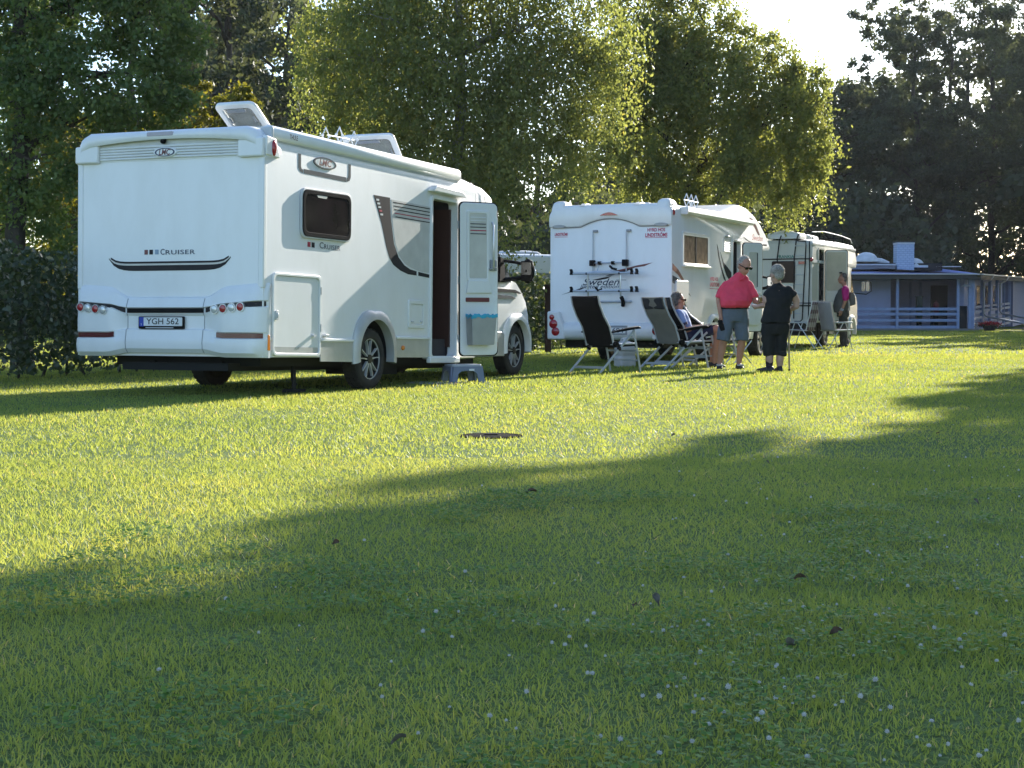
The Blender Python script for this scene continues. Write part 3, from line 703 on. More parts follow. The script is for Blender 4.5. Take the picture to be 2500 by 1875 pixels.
# rear bumper: profile lofted across the width
PS = [(0.0, 1.145), (-.05, 1.11), (-.085, 1.02), (-.10, .965), (-.062, .955), (-.062, .905), (-.10, .895), (-.115, .75), (-.11, .635), (-.085, .625), (-.085, .575), (-.13, .565), (-.145, .50), (-.13, .42), (-.06, .375)]
PC = [(0.0, 1.005), (-.05, .985), (-.085, .93), (-.10, .892), (-.075, .882), (-.075, .835), (-.085, .825), (-.055, .80), (-.055, .67), (-.10, .655), (-.11, .60), (-.12, .565), (-.125, .52), (-.115, .46), (-.06, .415)]
def bw(y):
    a = min(y, W1 - y)
    return 0.0 if a < .42 else (1.0 if a > .70 else (lambda q: q * q * (3 - 2 * q))((a - .42) / .28))
def bp(y, off=0.0):
    w_ = bw(y); out = []
    a = min(y, W1 - y); rnd = .12 * max(0, 1 - (a + .03) / .12) ** 2
    for (x0, z0), (x1, z1) in zip(PS, PC):
        x = (x0 * (1 - w_) + x1 * w_) * .68 + rnd - off; z = z0 * (1 - w_) + z1 * w_
        if z > .9: z -= .03 * min(1, a / .42) * (1 - w_)
        out.append((x, y, z - .012))
    return out
ys = [-.025, -.02, 0, .03, .08, .16, .28, .42, .47, .52, .56, .60, .65, .70, .85, 1.0]
ys = ys + [W1 / 2] + [W1 - y for y in reversed(ys)]
mb = MB(); mb.loft([[(.10, y, p[-1][2])] + p[::-1] + [(.10, y, p[0][2])] for y in ys for p in [bp(y)]]); onbody(mb.build('rear_bumper', WHITE2, angle=32))
def bstrip(name, y0, y1, i0, i1, off, m, n=14, par=None):
    mb = MB(); rows = [bp(y0 + (y1 - y0) * k / n, off)[i0:i1 + 1] for k in range(n + 1)]
    back = [[(x + off + .002, y, z) for x, y, z in r] for r in rows]
    mb.loft([r + b[::-1] for r, b in zip(rows, back)])
    return onbody(mb.build(name, m))
bstrip('light_band', -.01, .66, 4, 5, .012, DECALDARK); bstrip('light_band', W1 - .66, W1 + .01, 4, 5, .012, DECALDARK); bstrip('light_band', .69, W1 - .69, 4, 5, .014, BLACK)
bstrip('reflector', .0, .52, 9, 10, .012, DARKRED); bstrip('reflector', W1 - .52, W1, 9, 10, .012, DARKRED)
for y, z, m in ((2.247, .885, REDLENS), (2.151, .875, CLEARLENS), (2.05, .865, REDLENS), (1.951, .855, CLEARLENS), (.54, .862, CLEARLENS), (.435, .868, REDLENS), (.329, .878, CLEARLENS), (.225, .885, REDLENS)):
    t = MB(); t.lathe([(.043, -.05), (.043, -.082), (.034, -.096), (.001, -.101)], (0, y, z - .002), 'x', 20); l = onbody(t.build('tail_light', m))
    t = MB(); t.ringprism(ellipse(y, z - .002, .048, .048, 20), ellipse(y, z - .002, .042, .042, 20), -.089, -.05, 'yz'); t.build('lamp_ring', ALU, l)
for y in (.685, W1 - .685):                                   # joints between the bumper pieces
    t = MB(); p = bp(y, .002); t.tube([q for q in p[1:]], .004, 5); onbody(t.build('bumper_joint', GREYPL))
for y in (.62, W1 - .62): pass
p1 = MB(); p1.prism(rrect(.925, 1.495, .655, .785, .012), -.072, -.05, 'yz'); pl = onbody(p1.build('plate_holder', BLACK))
p1 = MB(); p1.prism(rrect(.94, 1.425, .685, .775, .006), -.078, -.06, 'yz'); p1.build('number_plate', PLATEWHITE, pl)
p1 = MB(); p1.prism(rrect(1.426, 1.482, .680, .777, .006), -.078, -.06, 'yz'); p1.build('plate_strip', PLATEBLUE, pl)
p1 = MB(); p1.box(-.0785, -.074, 1.05, 1.40, .661, .670); p1.build('dealer_strip', LGREY, pl)
lettering('lettering', 'YGH 562', pl, (-.0785, 1.185, .730), RX, RZ, .09, INK, bold=.008, off=.002, fit=.41)
lettering('lettering', 'S', pl, (-.0785, 1.454, .70), RX, RZ, .03, PLATEWHITE, off=.002)
onbody(MB().prism([(.045, .44), (.095, .44), (.085, .60), (.05, .60)], -.032, -.005, 'xz').build('marker_lamp', AMBER, bevel=.004))
# side lamp at the rear cap
t = MB(); t.prism([(.0, 2.44), (.26, 2.43), (.19, 2.62), (.0, 2.64)], -.03, .02); onbody(t.build('lamp_mount', WHITE2, bevel=.012, seg=3))
t = MB(); t.ball((.135, -.032, 2.522), (.04, .022, .085), 12); onbody(t.build('position_lamp', REDLENS))

# right side: decals, window, hatches
def sdecal(name, pts, m, off=.0035, par=None):
    mb = MB(); mb.prism([(x, zb(x, z)) for x, z in pts], -off, -.0005)
    o = mb.build(name, m)
    if par is None: return onbody(o)
    o.parent = par; return o
sdecal('badge_frame', [(.665, 2.57), (.665, 2.42), (.70, 2.385), (.76, 2.37), (.76, 2.405), (.725, 2.415), (.715, 2.44), (.715, 2.57)], DECALGREY)
sdecal('badge_frame', [(1.785, 2.545), (1.785, 2.40), (1.76, 2.36), (1.70, 2.345), (1.70, 2.385), (1.725, 2.395), (1.735, 2.42), (1.735, 2.545)], DECALGREY)
sdecal('badge_frame', [(.775, 2.368), (.775, 2.415), (1.685, 2.392), (1.685, 2.343)], DECALGREY)
wpts = [(x, z) for x, z in quadpts((.71, zb(.71, 2.20)), (1.745, zb(1.745, 2.19)), (1.745, zb(1.745, 1.685)), (.71, zb(.71, 1.70)), .10, 6)]
t = MB(); t.ringprism(scalepoly(wpts, -.018), scalepoly(wpts, .012), -.03, .0); wf = onbody(t.build('window_frame', LGREY, bevel=.006))
t = MB(); t.ringprism(wpts, scalepoly(wpts, .05), -.040, -.012); t.build('window_seal', GASKET, wf, bevel=.008)
t = MB(); t.prism(scalepoly(wpts, .05), -.034, -.010); t.build('window_pane', DARKGLASS, wf)
for x in (.86, 1.60):
    t = MB(); t.box(x - .03, x + .03, -.026, -.009, zb(x, 1.76), zb(x, 1.775)); t.build('window_catch', GREYPL, wf)
t = MB(); t.prism(quadpts((1.0, zb(1, 2.15)), (1.22, zb(1.2, 2.15)), (1.2, zb(1.2, 2.12)), (1.02, zb(1, 2.125)), .01), -.037, -.03); t.build('blind_edge', BLINDS, wf)
sdecal('colour_square', [(.865, 1.645), (.925, 1.643), (.925, 1.59), (.865, 1.592)], DECALRED)
sdecal('colour_square', [(.95, 1.642), (1.01, 1.64), (1.01, 1.585), (.95, 1.588)], DECALDARK)
lt = sdecal('lettering_line', [(1.12, 1.5735), (1.60, 1.5605), (1.60, 1.5595), (1.12, 1.5725)], WHITE2, .001)
lettering('lettering', 'C', lt, (1.155, 0, zb(1.15, 1.613)), SX, RZ, .095, DECALGREY, bold=.01, fit=.085)
lettering('lettering', 'RUISER', lt, (1.385, 0, zb(1.385, 1.598)), SX, RZ, .075, DECALGREY, bold=.008, fit=.35, space=1.1)
hd = [(2.325, 2.24), (2.72, 2.232), (2.745, 2.0), (2.83, 1.70), (2.95, 1.54), (3.10, 1.45), (3.25, 1.405), (3.42, 1.385), (3.42, 1.335), (3.2, 1.345), (3.0, 1.385), (2.82, 1.45), (2.72, 1.53), (2.64, 1.66), (2.52, 1.92)]
sdecal('side_band', hd, DECALDARK)
sdecal('side_band', [(3.47, 1.38), (3.79, 1.35), (3.79, 1.31), (3.47, 1.333)], DECALDARK)
sdecal('side_field', [(2.755, 2.215), (3.785, 2.185), (3.785, 1.37), (3.5, 1.385), (3.26, 1.43), (3.11, 1.475), (2.97, 1.56), (2.86, 1.71), (2.775, 2.0)], DECALPALE)
for k in range(5):
    z = 2.19 - k * .042
    sdecal('side_line', [(2.80 + .015 * k, z), (3.765, z - .024), (3.765, z - .036), (2.80 + .015 * k, z - .012)], DECALRED if k == 3 else DECALDARK, .0055)
for k in range(5):
    z = 2.20 - k * .041; x = 2.385 + k * .025
    sdecal('band_square', [(x, z), (x + .065, z), (x + .065, z - .022), (x, z - .022)], DECALRED if k == 3 else PLATEWHITE, .0055)
def hatch(name, x0, x1, z0, z1, r, prot, fr, m=WHITE2):
    q = quadpts((x0, zb(x0, z1)), (x1, zb(x1, z1 - .02 * (x1 - x0))), (x1, zb(x1, z0 - .03 * (x1 - x0))), (x0, zb(x0, z0)), r, 5)
    t = MB(); t.ringprism(q, scalepoly(q, fr), -prot, .0); f = onbody(t.build(name, m, bevel=.007, seg=3))
    t = MB(); t.prism(scalepoly(q, fr + .006), -prot * .45, .0); t.build('hatch_panel', m, f)
    return f
h1 = hatch('storage_hatch', .15, 1.12, .44, 1.305, .07, .028, .032)
for x, z, d in ((.205, .86, .06),):
    t = MB(); t.prism(rrect(x - .028, x + .028, zb(x, z) - .05, zb(x, z) + .05, .02), -.045, -.012); t.ball((x, -.045, zb(x, z)), (.015, .012, .03)); t.build('hatch_lock', LGREY, h1, bevel=.004)
t = MB(); t.prism(rrect(.93, .99, zb(.96, .625), zb(.96, .65), .008), -.05, -.012); t.build('hatch_stay', LGREY, h1)
t = MB(); t.prism(rrect(1.19, 1.27, zb(1.23, .62), zb(1.23, .65), .012), -.045, -.001); onbody(t.build('door_catch', LGREY, bevel=.004))
t = MB(); t.prism([(.20, zb(.2, .535)), (1.07, zb(1.07, .508)), (1.07, zb(1.07, .43)), (.20, zb(.2, .458))], -.0155, -.012); t.build('hatch_lower_band', SILVER, h1)
for z in (.72, 1.12):
    t = MB(); t.tube([(1.115, -.02, zb(1.1, z - .04)), (1.115, -.02, zb(1.1, z + .04))], .012, 8); t.build('hinge', GREYPL, h1)
h2 = hatch('service_hatch', 3.20, 3.63, .70, 1.04, .03, .02, .05)
for x in (3.30, 3.53):
    t = MB(); t.box(x - .025, x + .025, -.026, -.006, zb(x, .765), zb(x, .785)); t.build('hatch_lock', LGREY, h2)
# skirt, trim rail, wheel arch
for x0, x1 in ((1.14, 1.86), (2.88, 3.78)):
    sdecal('skirt', [(x0, .57), (x1, .57 - .022 * (x1 - x0)), (x1, .33), (x0, .355)], SILVER, .012)
    t = MB(); t.box(x0, x1, -.028, -.001, zb(x0, .572), zb(x0, .607)); onbody(t.build('skirt_rail', WHITE2, bevel=.008))
t = MB(); t.prism([(.05, zb(.05, .60)), (.14, zb(.14, .60)), (.14, zb(.14, .635)), (.05, zb(.05, .635))], -.02, -.001); onbody(t.build('skirt_rail', WHITE2, bevel=.006))
t = MB(); t.ball((3.06, -.016, zb(3.06, .465)), (.045, .015, .03)); onbody(t.build('marker_lamp', AMBER))
def arch(xc, zc, r0, r1, prot, m, parent_fn, a0=-12, a1=192, sq=1.0, n=26):
    out, inn = [], []
    for k in range(n + 1):
        a = R(a0 + (a1 - a0) * k / n)
        c, s_ = math.cos(a), math.sin(a)
        e = 1 + .10 * (abs(math.sin(2 * a))) * sq
        out.append((xc + r1 * c * e, zc + r1 * s_ * e)); inn.append((xc + r0 * c, zc + r0 * s_))
    mb = MB(); rings = []
    for (xo, zo), (xi, zi) in zip(out, inn):
        xm, zm = (xo * .6 + xi * .4), (zo * .6 + zi * .4)
        rings.append([(xo, .002, zo), (xo, -prot * .35, zo), (xm, -prot, zm), (xi, -prot, zi), (xi, .05, zi)])
    mb.loft(rings); return parent_fn(mb.build('wheel_arch', m, angle=45))
arch(2.36, zb(2.36, .40), .405, .50, .055, SILVER, onbody)
# roof awning case
mb = MB()
def awn(x, k=1.0):
    base = [(.0, -.055), (-.06, -.05), (-.085, -.02), (-.085, .045), (-.06, .085), (-.01, .10), (.05, .085), (.06, .0)]
    return [(x, .055 + y * k, zb(x, 0) + 2.725 - .024 * (x) + z * k) for y, z in base]
mb.loft([awn(.12, .75), awn(.14), awn(4.58), awn(4.62, .8)]); aw = onbody(mb.build('awning_case', WHITE2, angle=50))
mb = MB(); mb.box(.10, .145, -.03, .12, zb(.1, 2.655), zb(.1, 2.80)); mb.build('awning_end_cap', LGREY, aw, bevel=.02, seg=3)
mb = MB(); mb.box(.15, 4.6, .005, .10, 2.60, 2.625); mb.build('awning_rail', LGREY, aw)
lettering('lettering', 'THULE', aw, (.52, -.0305, 2.672), SX, RZ, .07, DECALGREY, bold=.02, off=.002, fit=.16)
# open roof hatches
def roofhatch(x, y, L, Wd, ang, hinge, nm='roof_hatch'):
    r = bpy.data.objects.new(nm, None); COL.objects.link(r); r.parent = V1; r.empty_display_size = .1
    r.location = (x, y, 2.72 - .026 * x + .055)
    t = MB(); t.ringprism(rrect(-.03, L + .03, -Wd / 2 - .03, Wd / 2 + .03, .06), rrect(.03, L - .03, -Wd / 2 + .03, Wd / 2 - .03, .04), -.03, .045, 'xy'); t.build('hatch_base', WHITE2, r)
    t = MB(); q = rrect(0, L, -Wd / 2, Wd / 2, .07)
    t.ringprism(q, scalepoly(q, .07), 0, .045, 'xy'); f = t.build('hatch_rim', WHITE2, r, bevel=.012, seg=3)
    t = MB(); t.prism(scalepoly(q, .068), .015, .03, 'xy'); g = t.build('hatch_pane', SMOKE, r)
    t = MB(); t.box(.075, .11, -Wd * .22, Wd * .22, -.015, .0); hnd = t.build('hatch_handle', GREYPL, r)
    sts = [MB().tube([(L * .45, sgn * (Wd / 2 - .1), -.0), (L * .62, sgn * (Wd / 2 - .1), .0)], .012, 6).build('hatch_stay', GREYPL, r) for sgn in (-1, 1)]
    M = Matrix.Translation((L, 0, 0)) @ Matrix.Rotation(R(ang), 4, 'Y') @ Matrix.Translation((-L, 0, 0))
    for q_ in (f, g, hnd, *sts): q_.matrix_local = Matrix.Translation((0, 0, .05)) @ M
    return r
roofhatch(.32, .60, .45, .50, 35, 'front')
roofhatch(3.80, .97, .52, .74, 48, 'front')
# folding lattice antenna
t = MB(); az = 2.92
t.tube([(3.12, .85, 2.66), (3.12, .85, 2.95)], .018, 8); t.box(3.02, 3.22, .75, .95, 2.68, 2.72)
ant = t.build('antenna', LGREY, V1)
for k, (dx, dz, s_) in enumerate(((-.27, .08, .10), (-.12, .10, .09), (.06, .11, .11), (.24, .08, .10))):
    t = MB(); c = Vector((3.12 + dx, .85 + (-.05 if k % 2 else .05), az + dz))
    q = [c + Vector((-s_ * .8, 0, 0)), c + Vector((0, 0, s_)), c + Vector((s_ * .8, 0, 0)), c + Vector((0, 0, -s_))]
    t.tube(q, .008, 6, closed=True)
    for p in (q[0], q[2]): t.ball(p, .018, 8)
    t.build('antenna_loop', WHITE2, ant)
t = MB(); t.tube([(2.80, .85, az + .08), (3.44, .85, az + .08)], .008, 6); t.build('antenna_spine', WHITE2, ant)
# over-cab cap
def capsec(x, zt, zbm, dy):
    c = .9
    return [(x, dy, zbm), (x, dy, zt - .20 * c), (x, dy + .02, zt - .12 * c), (x, dy + .07, zt - .06 * c), (x, dy + .17, zt - .015), (x, dy + .35, zt + .015), (x, W1 / 2, zt + .03),
            (x, W1 - .35 - dy, zt + .015), (x, W1 - .17 - dy, zt - .015), (x, W1 - .07 - dy, zt - .06 * c), (x, W1 - .02 - dy, zt - .12 * c), (x, W1 - dy, zt - .20 * c), (x, W1 - dy, zbm)]
mb = MB(); mb.loft([capsec(5.121, 2.69, 2.02, .006), capsec(5.45, 2.665, 2.06, .015), capsec(5.75, 2.61, 2.09, .06), capsec(5.95, 2.53, 2.12, .13), capsec(6.08, 2.43, 2.16, .22), capsec(6.16, 2.34, 2.21, .36)])
cap = onbody(mb.build('cab_cap', WHITE2, angle=60))
t = MB(); t.tube([(5.0, .03, zb(5, 2.55) + .02), (5.35, -.002, zb(5.35, 2.42)), (5.42, -.002, zb(5.42, 2.28))], .005, 6); onbody(t.build('cap_joint', GREYPL))
# cab: lofted nose
def cabsec(x, zt, zbelt, wb, wbelt, wt, zlo):
    c = W1 / 2
    right = [(x, c - wb * .9, zlo), (x, c - wb, zlo + .06), (x, c - wbelt - .005, zlo + .30), (x, c - wbelt, (zbelt + zlo) / 2 + .1), (x, c - wbelt + .015, zbelt), (x, c - wt, zt - .09), (x, c - wt + .08, zt - .02), (x, c - wt * .5, zt)]
    return right + [(q[0], W1 - q[1], q[2]) for q in reversed(right)]
mb = MB()
mb.loft([cabsec(5.13, 2.16, 1.33, 1.00, 1.02, .96, .30), cabsec(5.9, 2.14, 1.33, 1.00, 1.02, .90, .30), cabsec(6.15, 2.02, 1.33, 1.0, 1.02, .87, .30), cabsec(6.55, 1.66, 1.335, 1.0, 1.02, .88, .30), cabsec(6.85, 1.42, 1.30, 1.0, 1.015, .92, .30),
         cabsec(7.05, 1.30, 1.17, 1.0, 1.01, .92, .30), cabsec(7.25, 1.16, 1.03, .99, .99, .90, .29), cabsec(7.45, .98, .86, .95, .94, .82, .28), cabsec(7.62, .78, .68, .85, .85, .72, .28), cabsec(7.70, .66, .58, .74, .74, .6, .30)])
cab = mb.build('cab', [WHITE2, UNDER], None, angle=42)
cc = [(MB().lathe([(.43, -.2), (.43, .48)], (6.82, .15, .37), 'y', 40), UNDER), (MB().lathe([(.43, -.2), (.43, .48)], (6.82, 1.90, .37), 'y', 40), UNDER)]
cut(cab, cc); cab.parent = V1; cab.location = (0, 0, 0)
sw = [(5.20, 1.30), (6.62, 1.30), (6.60, 1.40), (6.22, 1.86), (6.05, 1.98), (5.2, 1.98)]
def cabpane(pts, side):
    mb = MB(); vs = []
    for x, z in pts:
        f = min(1, max(0, (z - 1.33) / .62)); y = .155 + .115 * f
        vs.append((x, y - .012 if side > 0 else W1 - y + .012, z))
    n = len(vs); vs2 = [(x, y + (.02 if side > 0 else -.02), z) for x, y, z in vs]
    mb.add(vs + vs2, [tuple(range(n)), tuple(range(2 * n - 1, n - 1, -1))] + [(i, (i + 1) % n, n + (i + 1) % n, n + i) for i in range(n)])
    return mb.build('cab_side_window', CABGLASS, V1)
cabpane(sw, 1); cabpane(sw, -1)
t = MB(); t.prism([(6.12, 1.30), (6.19, 1.30), (5.98, 1.97), (5.90, 1.97)], .12, .19); o = t.build('window_divider', BLACK, V1)
ws = MB(); g = [(6.20, 2.02), (6.86, 1.44)]
ws.add([(6.12, .36, 2.03), (6.12, W1 - .36, 2.03), (6.87, W1 - .30, 1.43), (6.87, .30, 1.43), (6.09, .36, 2.0), (6.09, W1 - .36, 2.0), (6.84, W1 - .30, 1.40), (6.84, .30, 1.40)], [(0, 1, 2, 3), (7, 6, 5, 4), (0, 4, 5, 1), (1, 5, 6, 2), (2, 6, 7, 3), (3, 7, 4, 0)])
ws.build('windscreen', CABGLASS, V1)
t = MB(); t.prism([(5.95, 1.22), (6.75, 1.20), (6.95, 1.16), (6.95, 1.145), (6.75, 1.165), (5.95, 1.165)], .135, .16); t.build('cab_stripe', DECALDARK, V1)
t = MB(); t.prism([(5.95, 1.13), (6.6, 1.115), (6.8, 1.08), (6.6, 1.075), (5.95, 1.075)], .135, .16); t.build('cab_stripe', DECALGREY, V1)
def inV1(o): o.parent = V1; return o
ar = arch(6.82, .38, .40, .475, .04, WHITE2, inV1, a0=-8, a1=188); ar.location = (0, .145, 0)
t = MB(); t.prism([(5.14, .30), (6.36, .28), (6.40, .55), (6.30, .62), (5.14, .64)], .125, .18); t.build('cab_sill', SILVER, V1, bevel=.01)
t = MB(); t.prism([(7.27, .30), (7.44, .31), (7.40, .56), (7.29, .56)], .19, .30); t.build('bumper_corner', GREYPL, V1, bevel=.01)
t = MB(); t.tube([(4.85, .10, .33), (5.25, .09, .33)], .05, 10); t.build('waste_outlet', LGREY, V1)
# mirror
mr = MB(); mr.tube([(6.28, .14, 1.60), (6.40, -.04, 1.57), (6.42, -.12, 1.55)], .022, 8); mr.tube([(6.28, .14, 1.33), (6.40, -.04, 1.35), (6.42, -.12, 1.37)], .03, 8); mr.prism([(6.15, 1.30), (6.33, 1.30), (6.30, 1.62), (6.18, 1.64)], .10, .16)
mm = mr.build('mirror', BLACK, V1)
t = MB(); t.ball((6.42, -.20, 1.45), (.065, .10, .17), 16); t.box(6.365, 6.40, -.285, -.115, 1.31, 1.59); t.build('mirror_housing', BLACK, mm, bevel=.01)
t = MB(); t.prism(rrect(-.275, -.125, 1.40, 1.57, .03), 6.357, 6.363, 'yz'); t.build('mirror_glass', mat('mirror_glass', (.30, .32, .34), .08, 1.0), mm)
t = MB(); t.box(6.44, 6.49, -.305, -.23, 1.38, 1.48); t.build('indicator', CLEARLENS, mm, bevel=.02)
# wheels
make_wheel(V1, 2.36, .13, .35, side=-1); make_wheel(V1, 2.36, W1 - .13, .35, side=1)
make_wheel(V1, 6.82, .27, .35, side=-1); make_wheel(V1, 6.82, W1 - .27, .35, side=1)
# door frame, canopy lamp and the open door
q = rrect(3.76, 4.54, .345, 2.375, .07); qi = rrect(3.807, 4.493, .388, 2.328, .05)
t = MB(); t.ringprism(q, qi, -.03, .10); fr = onbody(t.build('door_frame', WHITE2, bevel=.008, seg=3))
t = MB(); t.box(3.74, 4.58, -.045, .02, .30, .375); t.build('door_sill', WHITE2, fr, bevel=.015, seg=3)
t = MB(); t.prism([(3.70, 2.435), (3.78, 2.485), (4.50, 2.475), (4.60, 2.425), (4.60, 2.405), (3.70, 2.41)], -.10, .0); onbody(t.build('door_canopy', WHITE2, bevel=.02, seg=3))
def opendoor(parent, hx, hy, ang, wd, z0, z1, m=WHITE2, th=.045):
    """local frame of the leaf: x runs from the hinge to the free edge, +y is the inner face"""
    d = bpy.data.objects.new('door', None); COL.objects.link(d); d.parent = parent; d.empty_display_size = .2
    a = R(ang); d.location = (hx, hy, 0)
    d.rotation_euler = (0, 0, math.atan2(-math.sin(a), -math.cos(a)))
    q = rrect(0.0, wd, z0, z1, .07)
    t = MB(); t.prism(q, -th, 0, 'xz'); t.build('door_leaf', m, d, bevel=.01, seg=2)
    t = MB(); t.ringprism(scalepoly(q, -.012), scalepoly(q, .012), -th * .8, -th * .3, 'xz'); t.build('door_seal', GASKET, d)
    return d
DR = opendoor(V1, 4.56, -.035, 149, .575, .335, 2.285)
# inner face looks rearwards: that is -y of the leaf frame after opening, so details go to the negative side
q = rrect(.13, .40, 1.32, 2.15, .02)
t = MB(); t.ringprism(scalepoly(q, -.035), q, -.066, -.04, 'xz'); wf = t.build('door_window', WHITE2, DR, bevel=.006)
t = MB(); t.prism(scalepoly(q, -.002), -.058, -.042, 'xz'); t.build('window_pane', BLINDS, DR)
for k in range(6):
    z = 2.10 - k * .042
    t = MB(); t.box(.145, .385, -.064, -.0575, z - .006, z + .006); t.build('blind_slat', DECALRED if k == 4 else (DECALGREY if k > 1 else PLATEWHITE), DR)
t = MB(); t.prism([(.11, 1.30), (.42, 1.30), (.47, 1.13), (.08, 1.13)], -.075, -.04, 'xz'); t.build('door_shelf', WHITE2, DR, bevel=.012)
t = MB(); t.prism(rrect(.08, .44, 1.02, 1.075, .01), -.056, -.04, 'xz'); t.build('door_stripe', DECALMAROON, DR)
t = MB(); t.tube([(.485, -.05, 1.42), (.485, -.085, 1.46), (.485, -.085, 2.0), (.485, -.05, 2.04)], .014, 8); t.build('grab_handle', ALU, DR)
t = MB(); t.box(.45, .55, -.075, -.04, 1.42, 1.56); t.tube([(.42, -.08, 1.44), (.53, -.085, 1.46)], .014, 6); t.build('door_lock', GREYPL, DR, bevel=.008)
t = MB(); t.box(.515, .573, -.052, -.044, .5, 2.1); t.build('door_edge', WHITE2, DR, bevel=.004)
for z in (.55, 1.3, 2.0):
    t = MB(); t.tube([(-.008, -.02, z - .05), (-.008, -.02, z + .05)], .014, 8); t.build('hinge', GREYPL, DR)
# waste bin hung on the door
ph = V1.matrix_basis @ Matrix.Translation(DR.location) @ DR.rotation_euler.to_matrix().to_4x4()
bn = empty('waste_bin', (0, 0, 0), 0, 'grey waste bin with blue liner hung on the open motorhome door', 'bin')
bn.matrix_basis = ph @ Matrix.Translation((.265, -.05, .47))
def bring(z, wx, y1): return [(-wx, -.005, z), (wx, -.005, z), (wx, -y1, z), (-wx, -y1, z)]
t = MB(); t.loft([bring(0, .165, .125), bring(.02, .17, .13), bring(.36, .19, .155), bring(.365, .18, .145), bring(.10, .16, .12)], caps=False); t.add(bring(0, .165, .125), [(0, 1, 2, 3)]); t.build('bin_body', mat('bin_grey', (.40, .40, .39), .55), bn, bevel=.006)
t = MB(); rgs = []
for z, gx, gy in ((.345, .004, .0), (.375, .012, .008), (.39, .006, .006), (.34, -.012, -.01)):
    rgs.append([(x * (1 + gx) + .008 * math.sin(k * 2.7 + z * 40), y - gy + .008 * math.sin(k * 1.9), z + .014 * math.sin(k * 2.1 + 1)) for k, (x, y) in enumerate([(-.193 + .386 * i / 8, -.002) for i in range(9)] + [(.193, -.002 - .155 * i / 4) for i in range(1, 5)] + [(.193 - .386 * i / 8, -.157) for i in range(1, 9)] + [(-.193, -.157 + .155 * i / 4) for i in range(1, 4)])])
t.loft(rgs, caps=False); t.build('bin_liner', BLUEBAG, bn)
# ------------------------------------------------------------------ second motorhome with bicycle rack
V2 = empty('motorhome', (2.655, 27.3, 0), R(66.2), 'white motorhome with empty bicycle rack and raised front alcove', 'motorhome')
W2 = 2.18
def side_shell(W, prof, rnd=.14, drop=.09, n=4):
    """side profile (x,z) loop lofted across the width, roof edges rounded over"""
    ys = [0, .02, .06, rnd, W / 2, W - rnd, W - .06, W - .02, W]
    rings = []
    zt = [p[1] for p in prof]
    for y in ys:
        a = min(y, W - y); f = max(0, 1 - a / rnd); d = drop * (1 - math.sqrt(max(0, 1 - f * f)))
        rings.append([(x, y, z - d * (1 if tp else 0)) for (x, z, tp) in prof])
    return rings
prof = [(0, .50, 0), (0, 2.60, 1), (.03, 2.66, 1), (.10, 2.70, 1), (1.5, 2.715, 1), (3.1, 2.735, 1), (3.7, 2.85, 1), (4.15, 2.92, 1), (4.6, 2.89, 1), (5.1, 2.79, 1), (5.6, 2.63, 1), (6.0, 2.45, 1), (6.2, 2.30, 1), (6.26, 2.17, 0), (6.20, 2.12, 0), (5.3, 2.09, 0), (4.45, 2.05, 0), (4.32, 1.9, 0), (4.32, .50, 0)]
# keep only convex order, side faces are capped polygons
mb = MB(); mb.loft(side_shell(W2, prof)); b2 = mb.build('body', [WHITE, INTDARK], None, angle=42)
cut(b2, [(MB().prism(rrect(3.56, 4.06, .50, 2.20, .05), -.2, 1.0), INTDARK), (MB().lathe([(.40, -.2), (.40, .36)], (2.43, 0, .40), 'y', 32), INTDARK), (MB().lathe([(.40, -.2), (.40, .36)], (2.43, W2 - .2, .40), 'y', 32), INTDARK)])
b2.parent = V2
def P2(mb, name, m, par=None, **k): return mb.build(name, m, par if par is not None else V2, **k)
P2(MB().box(.2, 5.0, .2, W2 - .2, .28, .505), 'underbody', UNDER)
P2(MB().box(3.57, 4.05, .75, .98, .55, 2.15), 'interior_panel', WOODBROWN)
# rear cap with arched lower edge and rounded shoulder bulges
def capz(y):
    t = (y - W2 / 2) / .53
    return 2.335 + .135 * max(0, 1 - t * t) if abs(t) < 1 else 2.335
mb = MB(); rings = []
for k in range(31):
    y = -.005 + (W2 + .01) * k / 30; zl = capz(y)
    e = min(y + .005, W2 + .005 - y); f = max(0, 1 - e / .10); dz = .12 * (1 - math.sqrt(max(0, 1 - f * f)))
    rings.append([(.06, y, zl), (-.03, y, zl), (-.045, y, zl + .03), (-.045, y, 2.60 - dz), (-.02, y, 2.67 - dz), (.05, y, 2.705 - dz), (.15, y, 2.715 - dz)])
mb.loft(rings, closed=False); mb2 = mb
P2(mb2, 'rear_cap', WHITE2, angle=50)
for y0, y1 in ((.03, .27), (W2 - .27, W2 - .03)):
    t = MB(); rg = []
    for x, h in ((-.03, 2.56), (-.02, 2.72), (.03, 2.765), (.12, 2.785), (.30, 2.77), (.42, 2.72)): rg.append([(x, y0, h - .10), (x, y0 + .02, h - .02), (x, y0 + .06, h), (x, y1 - .06, h), (x, y1 - .02, h - .02), (x, y1, h - .10)])
    t.loft(rg); P2(t, 'roof_bulge', WHITE2, angle=60)
for y in (.62, 1.6):
    t = MB(); t.prism([(-.03, 2.68), (.12, 2.735), (.3, 2.73), (.3, 2.68)], y - .05, y + .05); P2(t, 'roof_rail_foot', WHITE2, bevel=.01)
q = [(1.26 - .33 * k / 12, 2.512 + .055 * math.sin(math.pi * k / 12)) for k in range(13)]
P2(MB().prism(q, -.062, -.04, 'yz'), 'brake_light', REDLENS)
t = MB(); t.tube([(-.012, y, capz(y) - .012) for y in [W2 - .05 - (W2 - .10) * k / 40 for k in range(41)]], .008, 5); P2(t, 'cap_joint', GREYPL)
for y in (.176, 2.002): P2(MB().prism(ellipse(y, 2.345, .12, .028, 20), -.058, -.03, 'yz'), 'marker_lens', mat('grey_lens', (.34, .35, .36), .3))
